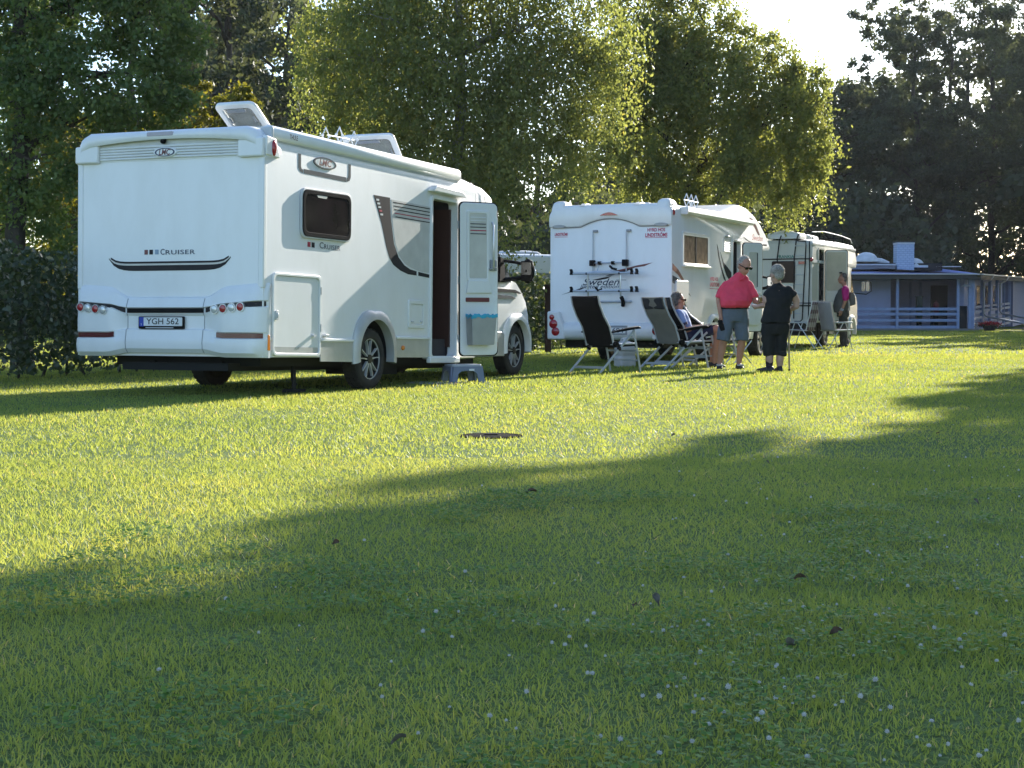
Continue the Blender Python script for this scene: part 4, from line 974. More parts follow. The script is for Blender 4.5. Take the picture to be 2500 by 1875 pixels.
# lettering
LRED = mat('crimson_lettering', (.50, .02, .09), .45)
a = P2(MB().prism([(.075, 2.125), (.465, 2.125), (.465, 2.132), (.075, 2.132)], -.004, -.001, 'yz'), 'sticker_line', LRED)
lettering('lettering', 'HYRD HOS', a, (-.001, .27, 2.255), RX, RZ, .075, LRED, bold=.03, fit=.31)
lettering('lettering', 'LINDSTRÖMS', a, (-.001, .27, 2.17), RX, RZ, .085, LRED, bold=.03, shear=.1, fit=.39)
a = P2(MB().prism([(1.86, 2.165), (2.10, 2.165), (2.10, 2.171), (1.86, 2.171)], -.004, -.001, 'yz'), 'sticker_line', LRED)
lettering('lettering', 'LINDSTRÖMS', a, (-.001, 1.98, 2.21), RX, RZ, .07, LRED, bold=.03, shear=.1, fit=.24)
def rdec(pts, m, off=.0035, name='rear_swoosh'): return P2(MB().prism(pts, -off, -.0005, 'yz'), name, m)
rdec([(.33, 1.715), (.48, 1.69), (.62, 1.668), (.82, 1.62), (1.0, 1.585), (1.13, 1.545), (1.05, 1.545), (.90, 1.575), (.70, 1.625), (.48, 1.655)], DECALMAROON)
rdec([(.60, 1.655), (.78, 1.605), (.98, 1.555), (1.18, 1.50), (1.06, 1.505), (.88, 1.55), (.72, 1.60)], DECALDARK, .0045)
rdec([(1.99, 1.178), (1.80, 1.225), (1.62, 1.27), (1.50, 1.315), (1.60, 1.30), (1.78, 1.245)], DECALDARK)
rdec([(1.06, 1.495), (1.22, 1.47), (1.42, 1.43), (1.30, 1.425), (1.15, 1.45)], DECALDARK)
a = rdec([(.80, 1.43), (.98, 1.432), (.98, 1.425), (.80, 1.423)], DECALDARK)
lettering('lettering', 'Sweden', a, (-.001, 1.25, 1.392), RX, RZ, .16, INKBLUE, shear=.35, bold=.008, fit=.66)
lettering('lettering', 'limited edition', a, (-.001, 1.28, 1.318), RX, RZ, .095, INKBLUE, shear=.35, bold=.006, fit=.70)
# bumper, tail lights, plate
mb = MB(); rg = []
for k in range(21):
    y = -.01 + (W2 + .02) * k / 20; e = min(y + .01, W2 + .01 - y); rd = .10 * max(0, 1 - e / .15) ** 2
    rg.append([(.06, y, .71), (-.02 + rd, y, .71), (-.085 + rd, y, .68), (-.115 + rd, y, .60), (-.11 + rd, y, .50), (-.06 + rd, y, .43), (.06, y, .41)])
mb.loft(rg); P2(mb, 'rear_bumper', WHITE2, angle=45)
for y0, y1, lamps in ((1.87, 2.19, ((2.10, .80, .045), (2.07, .685, .075), (2.03, .555, .072))), (-.01, .30, ((.10, .80, .045), (.15, .70, .06), (.218, .575, .075)))):
    t = MB(); t.prism([(y0 + (.12 if y0 > 1 else 0), .90), (y1 - (.12 if y0 < 1 else 0), .90), (y1, .70), (y1, .42), (y0, .42), (y0, .58)], -.135, .02, 'yz'); pod = P2(t, 'light_pod', WHITE2, bevel=.03, seg=3)
    for y, z, r_ in lamps:
        t = MB(); t.lathe([(r_, -.13), (r_, -.142), (r_ * .7, -.158), (.001, -.162)], (0, y, z), 'x', 20); P2(t, 'tail_light', REDLENS)
t = MB(); t.box(-.122, -.10, .74, 1.16, .505, .66); pl2 = P2(t, 'plate_holder', GREYPL)
P2(MB().box(-.128, -.115, .77, 1.13, .53, .625), 'number_plate', PLATEWHITE, pl2)
lettering('lettering', '684', pl2, (-.128, .90, .576), RX, RZ, .11, INKBLUE, bold=.01, off=.002, fit=.20)
# bicycle rack
rk = MB()
for y in (1.39, .79): rk.tube([(-.02, y - .06, 2.262), (-.03, y - .02, 2.262), (-.035, y, 2.235), (-.035, y, 1.56)], .010, 8)
bk = P2(rk, 'bicycle_rack', ALUP)
for y in (1.36, .76): P2(MB().box(-.05, -.001, y - .05, y + .03, 2.235, 2.275), 'rack_hook', GREYPL, bk, bevel=.006)
P2(MB().tube([(-.06, 1.39, 1.715), (-.06, .80, 1.72)], .011, 8), 'rack_bar', ALUP, bk)
for y, s_ in ((1.39, .045), (1.26, .026), (1.02, .026), (.80, .05)): P2(MB().box(-.10, -.01, y - s_, y + s_, 1.715 - s_ * 1.1, 1.715 + s_ * 1.1), 'rack_clamp', BLACK, bk, bevel=.012)
P2(MB().tube([(-.12, 1.43, 1.10), (-.16, 1.43, 1.24), (-.17, 1.43, 1.50), (-.17, 1.40, 1.555), (-.17, 1.33, 1.565), (-.17, .93, 1.565), (-.17, .87, 1.55), (-.17, .845, 1.50), (-.16, .845, 1.24), (-.12, .845, 1.10)], .018, 8), 'rack_frame', ALU, bk)
for z in (1.535, 1.24):
    P2(MB().tube([(-.22, 1.735, z), (-.22, .50, z + .005)], .021, 8), 'wheel_rail', ALUP, bk)
    for y in (1.70, .62, .53):
        P2(MB().prism([(y - .03, z - .02), (y + .03, z - .02), (y + .022, z + .03), (y + .035, z + .075), (y - .002, z + .08), (y - .02, z + .03)], -.25, -.19, 'yz'), 'wheel_strap', BLACK, bk, bevel=.008)
    for y in (1.43, .845): P2(MB().tube([(-.16, y, z), (-.24, y, z)], .02, 6), 'rail_bracket', BLACK, bk)
P2(MB().tube([(-.05, 1.44, 1.06), (-.05, .69, 1.065)], .018, 8), 'rack_foot_bar', ALUP, bk)
for y in (1.43, .845):
    t = MB(); t.tube([(-.12, y, 1.14), (-.13, y - .03, 1.09), (-.08, y - .02, 1.03), (-.04, y, 1.0)], .034, 8); P2(t, 'rack_knuckle', BLACK, bk)
t = MB(); t.tube([(-.19, 1.28, 1.30), (-.24, 1.22, 1.25), (-.2, 1.16, 1.27)], .02, 6); P2(t, 'frame_holder', BLACK, bk)
t = MB(); t.tube([(-.12, 1.05, 1.66), (-.2, .98, 1.62), (-.2, .90, 1.60)], .02, 6); P2(t, 'frame_holder', BLACK, bk)
for y in (1.26, 1.02): P2(MB().tube([(-.06, y, 1.70), (-.16, y, 1.58)], .008, 6), 'holder_arm', ALUP, bk)
# right side of the second motorhome
mb = MB(); rg = []
for x in (.50, 4.68): rg.append([(x, -.001, 2.54), (x, -.10, 2.545), (x, -.125, 2.58), (x, -.11, 2.635), (x, -.05, 2.655), (x, .04, 2.65)])
mb.loft(rg); P2(mb, 'awning_case', WHITE2, angle=50)
P2(MB().box(.47, .505, -.13, .05, 2.53, 2.66), 'awning_end_cap', WHITE2, bevel=.015)
t = MB(); t.ball((.08, -.01, 2.55), (.035, .02, .055)); P2(t, 'position_lamp', REDLENS)
q = rrect(.55, 2.0, 1.69, 2.22, .03)
t = MB(); t.ringprism(scalepoly(q, -.03), scalepoly(q, .03), -.03, .0); wf = P2(t, 'window_frame', WHITE2, bevel=.006)
P2(MB().prism(rrect(.58, 1.26, 1.72, 2.19, .02), -.018, -.002), 'window_pane', mat('curtained_pane', (.20, .15, .12), .12, spec=.2, scale=8, var=.2), wf)
P2(MB().prism(rrect(1.29, 1.97, 1.72, 2.19, .02), -.022, -.002), 'window_pane', mat('curtained_pane', (.2, .15, .12), .08), wf)
P2(MB().box(1.255, 1.295, -.026, -.004, 1.71, 2.20), 'window_mullion', BLACK, wf)
P2(MB().box(.52, 2.03, -.07, -.001, 1.655, 1.69), 'window_sill', WHITE2, wf, bevel=.008)
t = MB(); vq = rrect(2.97, 3.42, 1.985, 2.225, .02); t.ringprism(vq, scalepoly(vq, .02), -.025, -.001); vg = P2(t, 'vent_grille', WHITE2)
for k in range(7): P2(MB().bar((2.99, -.012, 2.005 + k * .032), (3.40, -.012, 2.005 + k * .032), .016, .016, up=(0, .6, 1)), 'vent_slat', WHITE2, vg)
t = MB(); t.ball((3.18, -.02, 2.275), (.10, .045, .028)); P2(t, 'awning_lamp', LGREY)
def d2(pts, m, off=.0035, name='side_swoosh'): return P2(MB().prism(pts, -off, -.0005), name, m)
d2([(.04, 1.70), (.35, 1.60), (.62, 1.46), (.85, 1.30), (.60, 1.40), (.32, 1.52), (.04, 1.59)], DECALMAROON)
d2([(.04, 1.50), (.30, 1.46), (.62, 1.36), (1.05, 1.16), (.62, 1.26), (.30, 1.34), (.04, 1.38)], DECALGREY)
d2([(2.58, 2.12), (2.66, 2.05), (2.78, 1.85), (2.98, 1.62), (3.25, 1.40), (3.02, 1.50), (2.82, 1.70), (2.66, 1.92)], DECALDARK)
d2([(2.80, 1.98), (3.0, 1.80), (3.3, 1.70), (3.52, 1.62), (3.52, 1.42), (3.2, 1.56), (2.98, 1.74)], DECALDARK, .0045)
d2([(4.75, 2.70), (4.95, 2.68), (5.25, 2.56), (5.50, 2.40), (5.38, 2.39), (5.12, 2.52), (4.85, 2.62)], DECALMAROON)
d2([(4.30, 2.32), (4.45, 2.27), (4.70, 2.235), (5.0, 2.23), (4.7, 2.255), (4.45, 2.30)], DECALGREY)
a = d2([(5.72, 2.225), (6.02, 2.235), (6.02, 2.205), (5.72, 2.20)], DECALDARK)
lettering('lettering', 'Sweden', a, (5.32, 0, 2.33), SX, RZ, .16, mat('red_lettering', (.45, .05, .05), .4), shear=.35, fit=.78)
a = d2([(2.15, 1.30), (2.74, 1.30), (2.74, 1.31), (2.15, 1.31)], LRED)
lettering('lettering', 'HYRD HOS', a, (2.42, 0, 1.475), SX, RZ, .09, LRED, bold=.03, fit=.48)
lettering('lettering', 'LINDSTRÖMS', a, (2.45, 0, 1.375), SX, RZ, .10, LRED, bold=.03, shear=.1, fit=.58)
for x0, x1, z0, z1 in ((.16, .84, 1.05, 1.42), (.16, .5, .78, 1.0)):
    q = rrect(x0, x1, z0, z1, .05); P2(MB().prism(q, -.035, -.001), 'service_cover', WHITE2, bevel=.012, seg=3)
P2(MB().box(.10, 4.3, -.02, -.001, .66, .70), 'skirt_rail', WHITE2, bevel=.006)
def in2(o): o.parent = V2; return o
arch(2.43, .40, .38, .44, .04, WHITE2, in2)
# door opened to the front
D2 = opendoor(V2, 4.12, -.03, 152, .52, .52, 2.19)
q = rrect(.14, .38, 1.35, 2.02, .03)
t = MB(); t.ringprism(scalepoly(q, -.03), q, -.062, -.04, 'xz'); wf = t.build('door_window', WHITE2, D2)
MB().prism(scalepoly(q, -.002), -.056, -.042, 'xz').build('window_pane', BLINDS, D2)
MB().box(.355, .382, -.06, -.054, 1.36, 2.01).build('window_edge', DECALGREY, D2)
MB().prism(rrect(.08, .44, .62, 1.05, .12), -.10, -.04, 'xz').build('door_bin', WHITE2, D2, bevel=.03, seg=3)
for z, m in ((1.22, WHITE2), (1.12, LGREY)): MB().box(.10, .42, -.09, -.04, z, z + .05).build('door_ledge', m, D2, bevel=.012)
q = rrect(3.53, 4.09, .48, 2.24, .06); t = MB(); t.ringprism(q, scalepoly(q, .04), -.025, .05); P2(t, 'door_frame', WHITE2, bevel=.006)
for o in [c for c in V1.children if c.name.split('.')[0] in ('cab', 'cab_side_window', 'windscreen', 'mirror')]:
    c = o.copy(); COL.objects.link(c); c.parent = V2; c.location = Vector(o.location) + Vector((-1.02, -.08, 0))
    for g in o.children:
        gg = g.copy(); COL.objects.link(gg); gg.parent = c
for x in (2.43, 5.80):
    make_wheel(V2, x, .15, .34, r=.34, side=-1, style='plain', spokes=6); make_wheel(V2, x, W2 - .15, .34, r=.34, side=1, style='plain', spokes=6)
t = MB()
for k in range(3):
    c = Vector((2.35 + .28 * k, .5, 2.90)); q = [c + Vector((-.14, 0, 0)), c + Vector((0, 0, .12)), c + Vector((.14, 0, 0)), c + Vector((0, 0, -.12))]
    t.tube(q, .01, 6, closed=True)
t.tube([(2.2, .5, 2.90), (3.06, .5, 2.90)], .01, 6); t.tube([(2.63, .5, 2.70), (2.63, .5, 2.90)], .015, 6); P2(t, 'antenna', WHITE2)
for x in (1.0, 3.0):
    q = rrect(x, x + .5, .75, 1.3, .08); t = MB(); t.prism(q, 2.70, 2.79, 'xy'); P2(t, 'roof_hatch', WHITE2, bevel=.03, seg=3)

# ------------------------------------------------------------------ old cream campervan
V3 = empty('campervan', (7.31, 40.0, 0), R(66.2), 'old cream campervan with black rear ladder and roof rack', 'campervan')
W3 = 2.06
prof = [(0.02, .62, 0), (0, 1.2, 0), (0, 2.15, 0), (.04, 2.56, 1), (.12, 2.64, 1), (1.0, 2.70, 1), (3.5, 2.72, 1), (4.75, 2.70, 1), (4.93, 2.60, 1), (5.10, 2.30, 0), (5.14, 2.18, 0), (4.95, 2.08, 0), (4.55, 2.05, 0), (4.42, 1.9, 0), (4.42, .62, 0)]
mb = MB(); mb.loft(side_shell(W3, prof, .2, .12)); b3 = mb.build('body', [CREAM, INTDARK], None, angle=42)
cut(b3, [(MB().prism(rrect(.64, 1.20, .66, 2.43, .04), -.2, 1.0), INTDARK), (MB().lathe([(.38, -.2), (.38, .4)], (1.75, 0, .42), 'y', 32), INTDARK)]); b3.parent = V3
def P3(mb, name, m, par=None, **k): return mb.build(name, m, par if par is not None else V3, **k)
P3(MB().box(.1, 4.4, .2, W3 - .2, .30, .625), 'underbody', UNDER)
P3(MB().box(.65, 1.19, .72, .98, .7, 2.4), 'interior_panel', mat('dark_wood', (.05, .03, .02), .6))
mb = MB(); mb.prism([(4.42, .45), (4.42, 2.05), (4.75, 2.04), (5.15, 1.45), (5.55, 1.30), (5.68, 1.1), (5.70, .5), (5.2, .40)], .08, W3 - .08); P3(mb, 'cab', CREAM, bevel=.05, seg=3)
P3(MB().prism([(4.5, 1.38), (4.5, 1.95), (4.72, 1.95), (5.05, 1.40)], .06, .10), 'cab_side_window', CABGLASS)
for z, h in ((2.165, .028), (1.02, .03)): P3(MB().box(-.012, .0, .0, W3, z, z + h), 'belt_line', BLACK)
P3(MB().box(.0, 5.0, -.012, -.0005, 2.09, 2.16), 'side_band', mat('white_band', (.78, .78, .77), .4))
P3(MB().box(.0, 4.95, -.015, .02, 2.52, 2.58), 'gutter_rail', mat('white_band', (.78, .78, .77), .4), bevel=.01)
P3(MB().prism(rrect(.42, 1.0, 1.60, 2.13, .04), -.03, -.001, 'yz'), 'rear_window', mat('brown_acrylic', (.05, .032, .028), .15, spec=.12), bevel=.006)
a = P3(MB().prism([(.45, 2.19), (.86, 2.19), (.86, 2.193), (.45, 2.193)], -.003, -.001, 'yz'), 'lettering_line', CREAM)
lettering('lettering', 'FRANKIA', a, (-.001, .655, 2.235), RX, RZ, .105, mat('green_lettering', (.02, .22, .17), .4), bold=.02, fit=.42)
ld = MB()
for ya, yb in ((.80, .84), (.38, .42)): ld.tube([(.35, ya - .02, 2.80), (.08, ya - .02, 2.78), (-.06, ya, 2.64), (-.10, yb, 2.2), (-.10, yb, .72)], .016, 8)
ladf = P3(ld, 'ladder', BLACK)
lad2 = MB(); lad2.tube([(-.05, .36, 2.62), (-.09, .14, 2.60), (-.10, .13, 2.5), (-.10, .21, .70), (-.10, .26, .65), (-.10, .40, .65)], .016, 8); P3(lad2, 'ladder_rail', BLACK, ladf)
for k in range(8): P3(MB().tube([(-.10, .40, .85 + k * .235), (-.10, .18, .85 + k * .235)], .011, 6), 'ladder_rung', LGREY, ladf)
P3(MB().tube([(-.09, .86, 1.10), (-.09, .02, 1.10), (-.02, -.03, 1.10), (.50, -.04, 1.10)], .014, 6), 'ladder_brace', BLACK, ladf)
P3(MB().tube([(-.08, .05, 2.6), (-.09, .04, 1.9), (-.09, .06, .7)], .014, 6), 'corner_rail', BLACK)
for y, z in ((.02, 2.16), (.24, 2.10)):
    t = MB(); t.ball((-.03, y, z), (.04, .06, .05)) if y < .1 else t.box(-.04, -.001, y - .09, y + .09, z - .05, z + .02); P3(t, 'rear_lamp', REDLENS)
rr_ = MB(); rr_.tube([(.2, .06, 2.84), (1.5, .06, 2.90), (3.4, .06, 2.88), (4.6, .06, 2.83), (4.8, .06, 2.74)], .014, 6); rr_.tube([(.2, W3 - .06, 2.84), (4.6, W3 - .06, 2.83)], .014, 6); rk3 = P3(rr_, 'roof_rack', LGREY)
for x in (.3, 1.0, 1.7, 2.6, 3.6, 4.5): P3(MB().tube([(x, .06, 2.66), (x, .06, 2.87)], .012, 6), 'rack_post', BLACK, rk3)
for x in (.25, 1.4, 2.8, 4.4): P3(MB().tube([(x, .06, 2.85), (x, W3 - .06, 2.85)], .012, 6), 'rack_crossbar', BLACK, rk3)
for x0, x1, y0, y1, z in ((.05, .9, .35, 1.15, 2.80), (1.6, 2.4, .4, 1.2, 2.80)):
    t = MB(); cx, cy = (x0 + x1) / 2, (y0 + y1) / 2
    t.loft([[(cx + (x - cx) * k, cy + (y - cy) * k, z + h) for x, y in rrect(x0, x1, y0, y1, .1)] for k, h in ((1, -.12), (1.02, -.02), (.9, .02), (.3, .09), (.25, .10))]); P3(t, 'roof_dome', WHITE2, angle=60)
q = rrect(.60, 1.24, .62, 2.47, .06); t = MB(); t.ringprism(q, scalepoly(q, .04), -.02, .05); P3(t, 'door_frame', CREAM)
BEIGE = mat('beige_door_lining', (.56, .50, .37), .55)
D3 = opendoor(V3, 1.25, -.03, 108, .55, .66, 2.42, m=CREAM)
MB().prism(rrect(.03, .52, 1.42, 2.38, .05), -.058, -.04, 'xz').build('door_lining', BEIGE, D3, bevel=.01)
MB().prism(rrect(.03, .52, .72, 1.38, .05), -.056, -.04, 'xz').build('door_lower_panel', CREAM, D3, bevel=.01)
MB().box(.40, .50, -.075, -.05, 1.30, 1.40).build('door_lock', LGREY, D3, bevel=.01)
for x in (1.75, 4.55):
    make_wheel(V3, x, .16, .33, r=.33, wd=.2, side=-1, style='plain', spokes=6, rr=.20); make_wheel(V3, x, W3 - .16, .33, r=.33, wd=.2, side=1, style='plain', spokes=6, rr=.20)
def in3(o): o.parent = V3; return o
arch(4.55, .36, .36, .43, .05, WHITE2, in3); arch(1.75, .40, .37, .42, .04, CREAM, in3)
mr = MB(); mr.tube([(4.95, .08, 1.75), (4.98, -.28, 1.74), (5.0, -.42, 1.68), (5.0, -.44, 1.45), (4.98, -.30, 1.36), (4.95, .08, 1.40)], .014, 6); mm = P3(mr, 'mirror', BLACK)
for y in (-.22, -.34): P3(MB().prism(rrect(y - .045, y + .045, 1.44, 1.70, .03), 4.955, 4.985, 'yz'), 'mirror_housing', mat('mirror_glass', (.30, .32, .34), .08, 1.0), mm)
# ------------------------------------------------------------------ low lavender-blue service building
BLUEW = mat('lavender_paint', (.50, .52, .74), .75, scale=2, var=.05, bump=.2, bscale=20)
BLUEB = mat('blue_board_paint', (.38, .46, .70), .7, scale=4, var=.08)
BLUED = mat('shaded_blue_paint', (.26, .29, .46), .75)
FASCIA = mat('dark_fascia', (.075, .075, .07), .7)
ROOFM = mat('blue_roof_sheet', (.34, .38, .74), .35, scale=3, var=.08)
ROOFE = mat('white_roof_edge', (.78, .78, .78), .5)
B = empty('service_building', (0, 0, 0), 0, 'low lavender blue building with veranda, skylight domes and chimney', 'building')
def PB(mb, name, m, par=None, **k): return mb.build(name, m, par if par is not None else B, **k)
YF = 76.0
PB(MB().box(11.0, 17.6, YF + .9, YF + 1.1, 0, 2.42), 'wall', BLUEW)
PB(MB().box(17.6, 17.75, YF + .9, YF + 3.4, 0, 2.42), 'wall', BLUEW)
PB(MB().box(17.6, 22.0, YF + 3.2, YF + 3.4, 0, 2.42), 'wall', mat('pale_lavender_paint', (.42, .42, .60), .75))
PB(MB().box(11.0, 21.6, YF - .15, YF + 3.3, -.02, .10), 'veranda_floor', mat('concrete', (.30, .29, .28), .9))
for x in (14.2, 17.85, 20.66): PB(MB().box(x - .065, x + .065, YF - .065, YF + .065, 0, 2.40), 'veranda_post', BLUEB, bevel=.008)
PB(MB().box(21.14, 21.27, YF - .065, YF + .065, 0, 2.40), 'veranda_post', BLUEB, bevel=.008)
for z in (.235, .545, .835, 1.07):
    for x0, x1 in ((11.1, 14.13), (14.27, 17.78), (17.92, 20.6)): PB(MB().box(x0, x1, YF - .03, YF + .0, z - .13, z), 'rail_board', BLUEB, bevel=.006)
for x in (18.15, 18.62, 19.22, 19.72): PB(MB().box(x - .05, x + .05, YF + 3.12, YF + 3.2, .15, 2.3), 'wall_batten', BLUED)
PB(MB().box(20.2, 21.0, YF + 3.1, YF + 3.2, .1, 2.15), 'door', mat('dark_door', (.035, .03, .035), .6))
PB(MB().box(20.72, 21.10, YF + .05, YF + .10, .02, 1.15), 'gate_panel', mat('dark_gate', (.02, .02, .022), .7))
PB(MB().box(11.0, 21.4, YF - .55, YF - .50, 2.38, 2.60), 'fascia', FASCIA)
PB(MB().box(11.0, 21.5, YF - .5, YF + 3.3, 2.40, 2.46), 'soffit', mat('soffit_board', (.10, .10, .12), .8))
# roof sheets: corrugated, each its own part
k = 0; x = 10.6
while x < 21.4:
    mb = MB(); w_ = .9; rows = []
    xs_ = [x + w_ * i / 12 for i in range(13)]
    def zz(i, y): return 2.61 + (y - (YF - .6)) * .06 + .018 * math.cos(i * math.pi)
    top = YF + 6.2
    vs = [(xx, YF - .6, zz(i, YF - .6)) for i, xx in enumerate(xs_)] + [(xx, top, zz(i, top)) for i, xx in enumerate(xs_)]
    mb.add(vs, [(i, i + 1, 14 + i, 13 + i) for i in range(12)])
    PB(mb, 'roof_sheet', ROOFM, angle=20); x += .905; k += 1
PB(MB().box(10.6, 21.5, YF - .63, YF - .58, 2.585, 2.635), 'gutter', ROOFE)
# raised roof part with fascia, domes and chimney
PB(MB().box(11.0, 18.25, YF + 2.2, YF + 7, 2.9, 3.08), 'upper_roof', mat('grey_flashing', (.34, .34, .36), .6)); PB(MB().box(10.9, 18.3, YF + 2.1, YF + 7.1, 3.085, 3.15), 'upper_roof_edge', ROOFE)
PB(MB().box(16.4, 20.6, YF + 2.6, YF + 6, 2.85, 3.20), 'dome_kerb', mat('black_felt', (.03, .03, .032), .8))
DOME = mat('white_dome_acrylic', (.80, .80, .82), .3)
for cx, cy, s_, zb_ in ((17.05, YF + 3.0, .62, 3.33), (19.35, YF + 3.0, .55, 3.05)):
    t = MB(); t.box(cx - s_, cx + s_, cy - .5, cy + .5, zb_ - .06, zb_ + .05)
    d = PB(t, 'dome_frame', DOME, bevel=.02, rot=None)
    t = MB(); rg = []
    for j in range(7):
        a = math.pi / 2 * j / 6; kk = math.cos(a); rg.append([(cx + s_ * .85 * kk * math.cos(2 * math.pi * i / 20), cy + .42 * kk * math.sin(2 * math.pi * i / 20), zb_ + .05 + .36 * math.sin(a)) for i in range(20)])
    rg[-1] = [(cx + .02 * math.cos(2 * math.pi * i / 20), cy + .02 * math.sin(2 * math.pi * i / 20), zb_ + .41) for i in range(20)]
    t.loft(rg); PB(t, 'roof_dome', DOME, d, angle=60)
for cx in (15.7, 16.6, 17.6):
    t = MB(); t.tube([(cx - .9, YF + 3.6, 3.35), (cx - .3, YF + 3.6, 3.36), (cx + .3, YF + 3.6, 3.30), (cx + .62, YF + 3.6, 3.15)], .17, 12); PB(t, 'vent_pipe', DOME)
def brickmat(name, c1, c2, mort, scale=9):
    m = bpy.data.materials.new(name); m.use_nodes = True; t = m.node_tree; b = t.nodes['Principled BSDF']; b.inputs['Roughness'].default_value = .8
    tc = t.nodes.new('ShaderNodeTexCoord'); mp = t.nodes.new('ShaderNodeMapping'); mp.inputs['Rotation'].default_value = (R(90), 0, 0)
    br = t.nodes.new('ShaderNodeTexBrick'); br.inputs['Scale'].default_value = scale; br.inputs['Color1'].default_value = (*c1, 1); br.inputs['Color2'].default_value = (*c2, 1); br.inputs['Mortar'].default_value = (*mort, 1); br.inputs['Mortar Size'].default_value = .03
    t.links.new(tc.outputs['Object'], mp.inputs[0]); t.links.new(mp.outputs[0], br.inputs['Vector']); t.links.new(br.outputs['Color'], b.inputs['Base Color'])
    bp_ = t.nodes.new('ShaderNodeBump'); bp_.inputs['Strength'].default_value = .6; t.links.new(br.outputs['Fac'], bp_.inputs['Height']); bp_.invert = True; t.links.new(bp_.outputs[0], b.inputs['Normal'])
    return m
t = MB(); t.box(18.36, 19.18, YF + 2.3, YF + 3.1, 2.85, 4.18); ch = PB(t, 'chimney', brickmat('painted_brick', (.58, .66, .78), (.52, .60, .74), (.38, .46, .60), 2.4), bevel=.01)
PB(MB().box(18.33, 19.21, YF + 2.27, YF + 3.13, 4.18, 4.24), 'chimney_cap', FASCIA, ch); PB(MB().box(18.345, 19.195, YF + 2.285, YF + 3.115, 4.10, 4.178), 'chimney_band', ROOFE, ch)
PB(MB().box(20.3, 21.5, YF + 2.6, YF + 2.66, 3.02, 3.06), 'roof_strip', ROOFE)
# right wing, running away along the ramp
ang = math.atan2(98 - 76, 29.9 - 21.3); WG = bpy.data.objects.new('right_wing', None); COL.objects.link(WG); WG.parent = B; WG.location = (21.35, 76, 0); WG.rotation_euler = (0, -.0135, ang)
def PW(mb, name, m, **k): return mb.build(name, m, WG, **k)
PW(MB().box(0.2, 22, .42, .60, -.3, 2.42), 'wall', BLUEW)
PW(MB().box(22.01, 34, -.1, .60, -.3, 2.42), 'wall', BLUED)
for x in (.1, 4.2, 8.4, 12.6, 16.8, 20.8): PW(MB().box(x - .07, x + .07, -.07, .07, -.2, 2.4), 'veranda_post', BLUEB)
for x in (2.0, 6.0, 10.5, 15): PW(MB().box(x, x + 1.6, .40, .42, .9, 2.1), 'window', mat('dark_window', (.03, .03, .05), .1))
for z in (.03, .32, .62, .92, 1.14):
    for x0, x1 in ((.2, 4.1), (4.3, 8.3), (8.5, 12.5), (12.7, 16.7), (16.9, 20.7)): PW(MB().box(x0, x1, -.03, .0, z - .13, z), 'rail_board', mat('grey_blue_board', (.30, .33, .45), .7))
PW(MB().box(-.45, 34, -.40, -.35, 2.36, 2.58), 'fascia', FASCIA)
PW(MB().box(-.45, 34, -.349, .6, 2.425, 2.46), 'soffit', mat('soffit_board', (.1, .1, .12), .8))
k = 0; x = -.5
while x < 34:
    PW(MB().add([(x, -.45, 2.60), (x + 1.79, -.45, 2.60), (x + 1.79, 4.5, 2.95), (x, 4.5, 2.95)], [(0, 1, 2, 3)]), 'roof_sheet', ROOFM); x += 1.8
PW(MB().box(-.5, 34, -.48, -.43, 2.585, 2.635), 'gutter', ROOFE)
GALV = mat('galvanised_pipe', (.50, .50, .52), .5, .5)
for x in (4.0, 13.0):
    t = MB(); t.tube([(x + 1.2, -.45, 2.55), (x + .6, -.35, 2.36), (x, -.12, 2.2), (x, -.12, .75), (x - .2, -.25, .60), (x - 1.2, -3.0, .10), (x - 1.3, -3.5, .10)], .05, 8); PW(t, 'downpipe', GALV)
t = MB(); t.tube([(21.0, YF - .1, 2.35), (21.0, YF - .1, 2.12)], .015, 6); t.lathe([(.03, .12), (.20, .02), (.22, .0)], (21.0, YF - .1, 2.05), 'z', 16); PB(t, 'porch_lamp', LGREY)
# things by the building
pt = empty('flower_tub', (21.9, 75.2, 0), 0, 'tub of red flowers at the foot of the veranda corner post', 'planter')
t = MB(); t.lathe([(.22, 0), (.30, .22), (.28, .22), (.26, .16), (.001, .16)], (0, 0, 0), 'z', 18); t.build('tub', mat('dark_tub', (.06, .05, .045), .7), pt)
n = 1500; C = rng.normal(size=(n, 3)) * np.array([.20, .14, .05]) + np.array([0, 0, .31])
L_RED = leafmat('red_petal', [(0, (.35, .01, .02)), (1, (.6, .03, .04))], trans=.3)
quadmesh('flowers', leafverts(C, .06), 4, rng.random(n), L_RED, pt)
C = rng.normal(size=(900, 3)) * np.array([.22, .15, .05]) + np.array([0, 0, .25]); quadmesh('foliage', leafverts(C, .07), 4, rng.random(900) * .6, L_HEDGE, pt)
st = empty('storage_bin', (18.95, YF + .35, .1), 0, 'dark green upright bin standing on the veranda', 'bin')
MB().box(-.13, .13, -.15, .15, .45, 1.45).build('bin_body', mat('green_bin', (.035, .05, .04), .6), st, bevel=.02); MB().box(-.15, .15, -.17, .17, 1.452, 1.50).build('bin_lid', mat('green_bin', (.03, .05, .04), .6), st, bevel=.01); MB().box(-.1, .1, -.1, .1, 0, .45).build('bin_stand', BLACK, st)
rc = empty('red_bucket', (19.75, YF + .4, .1), 0, 'small red rounded container on the veranda', 'container')
t = MB(); t.lathe([(.10, .6), (.13, .9), (.14, 1.1), (.10, 1.2), (.04, 1.24), (.04, 1.28), (.001, 1.29)], (0, 0, 0), 'z', 16); t.build('container_body', mat('dark_red_plastic', (.13, .012, .02), .6), rc); MB().box(-.09, .09, -.09, .09, 0, .6).build('container_stand', BLACK, rc)
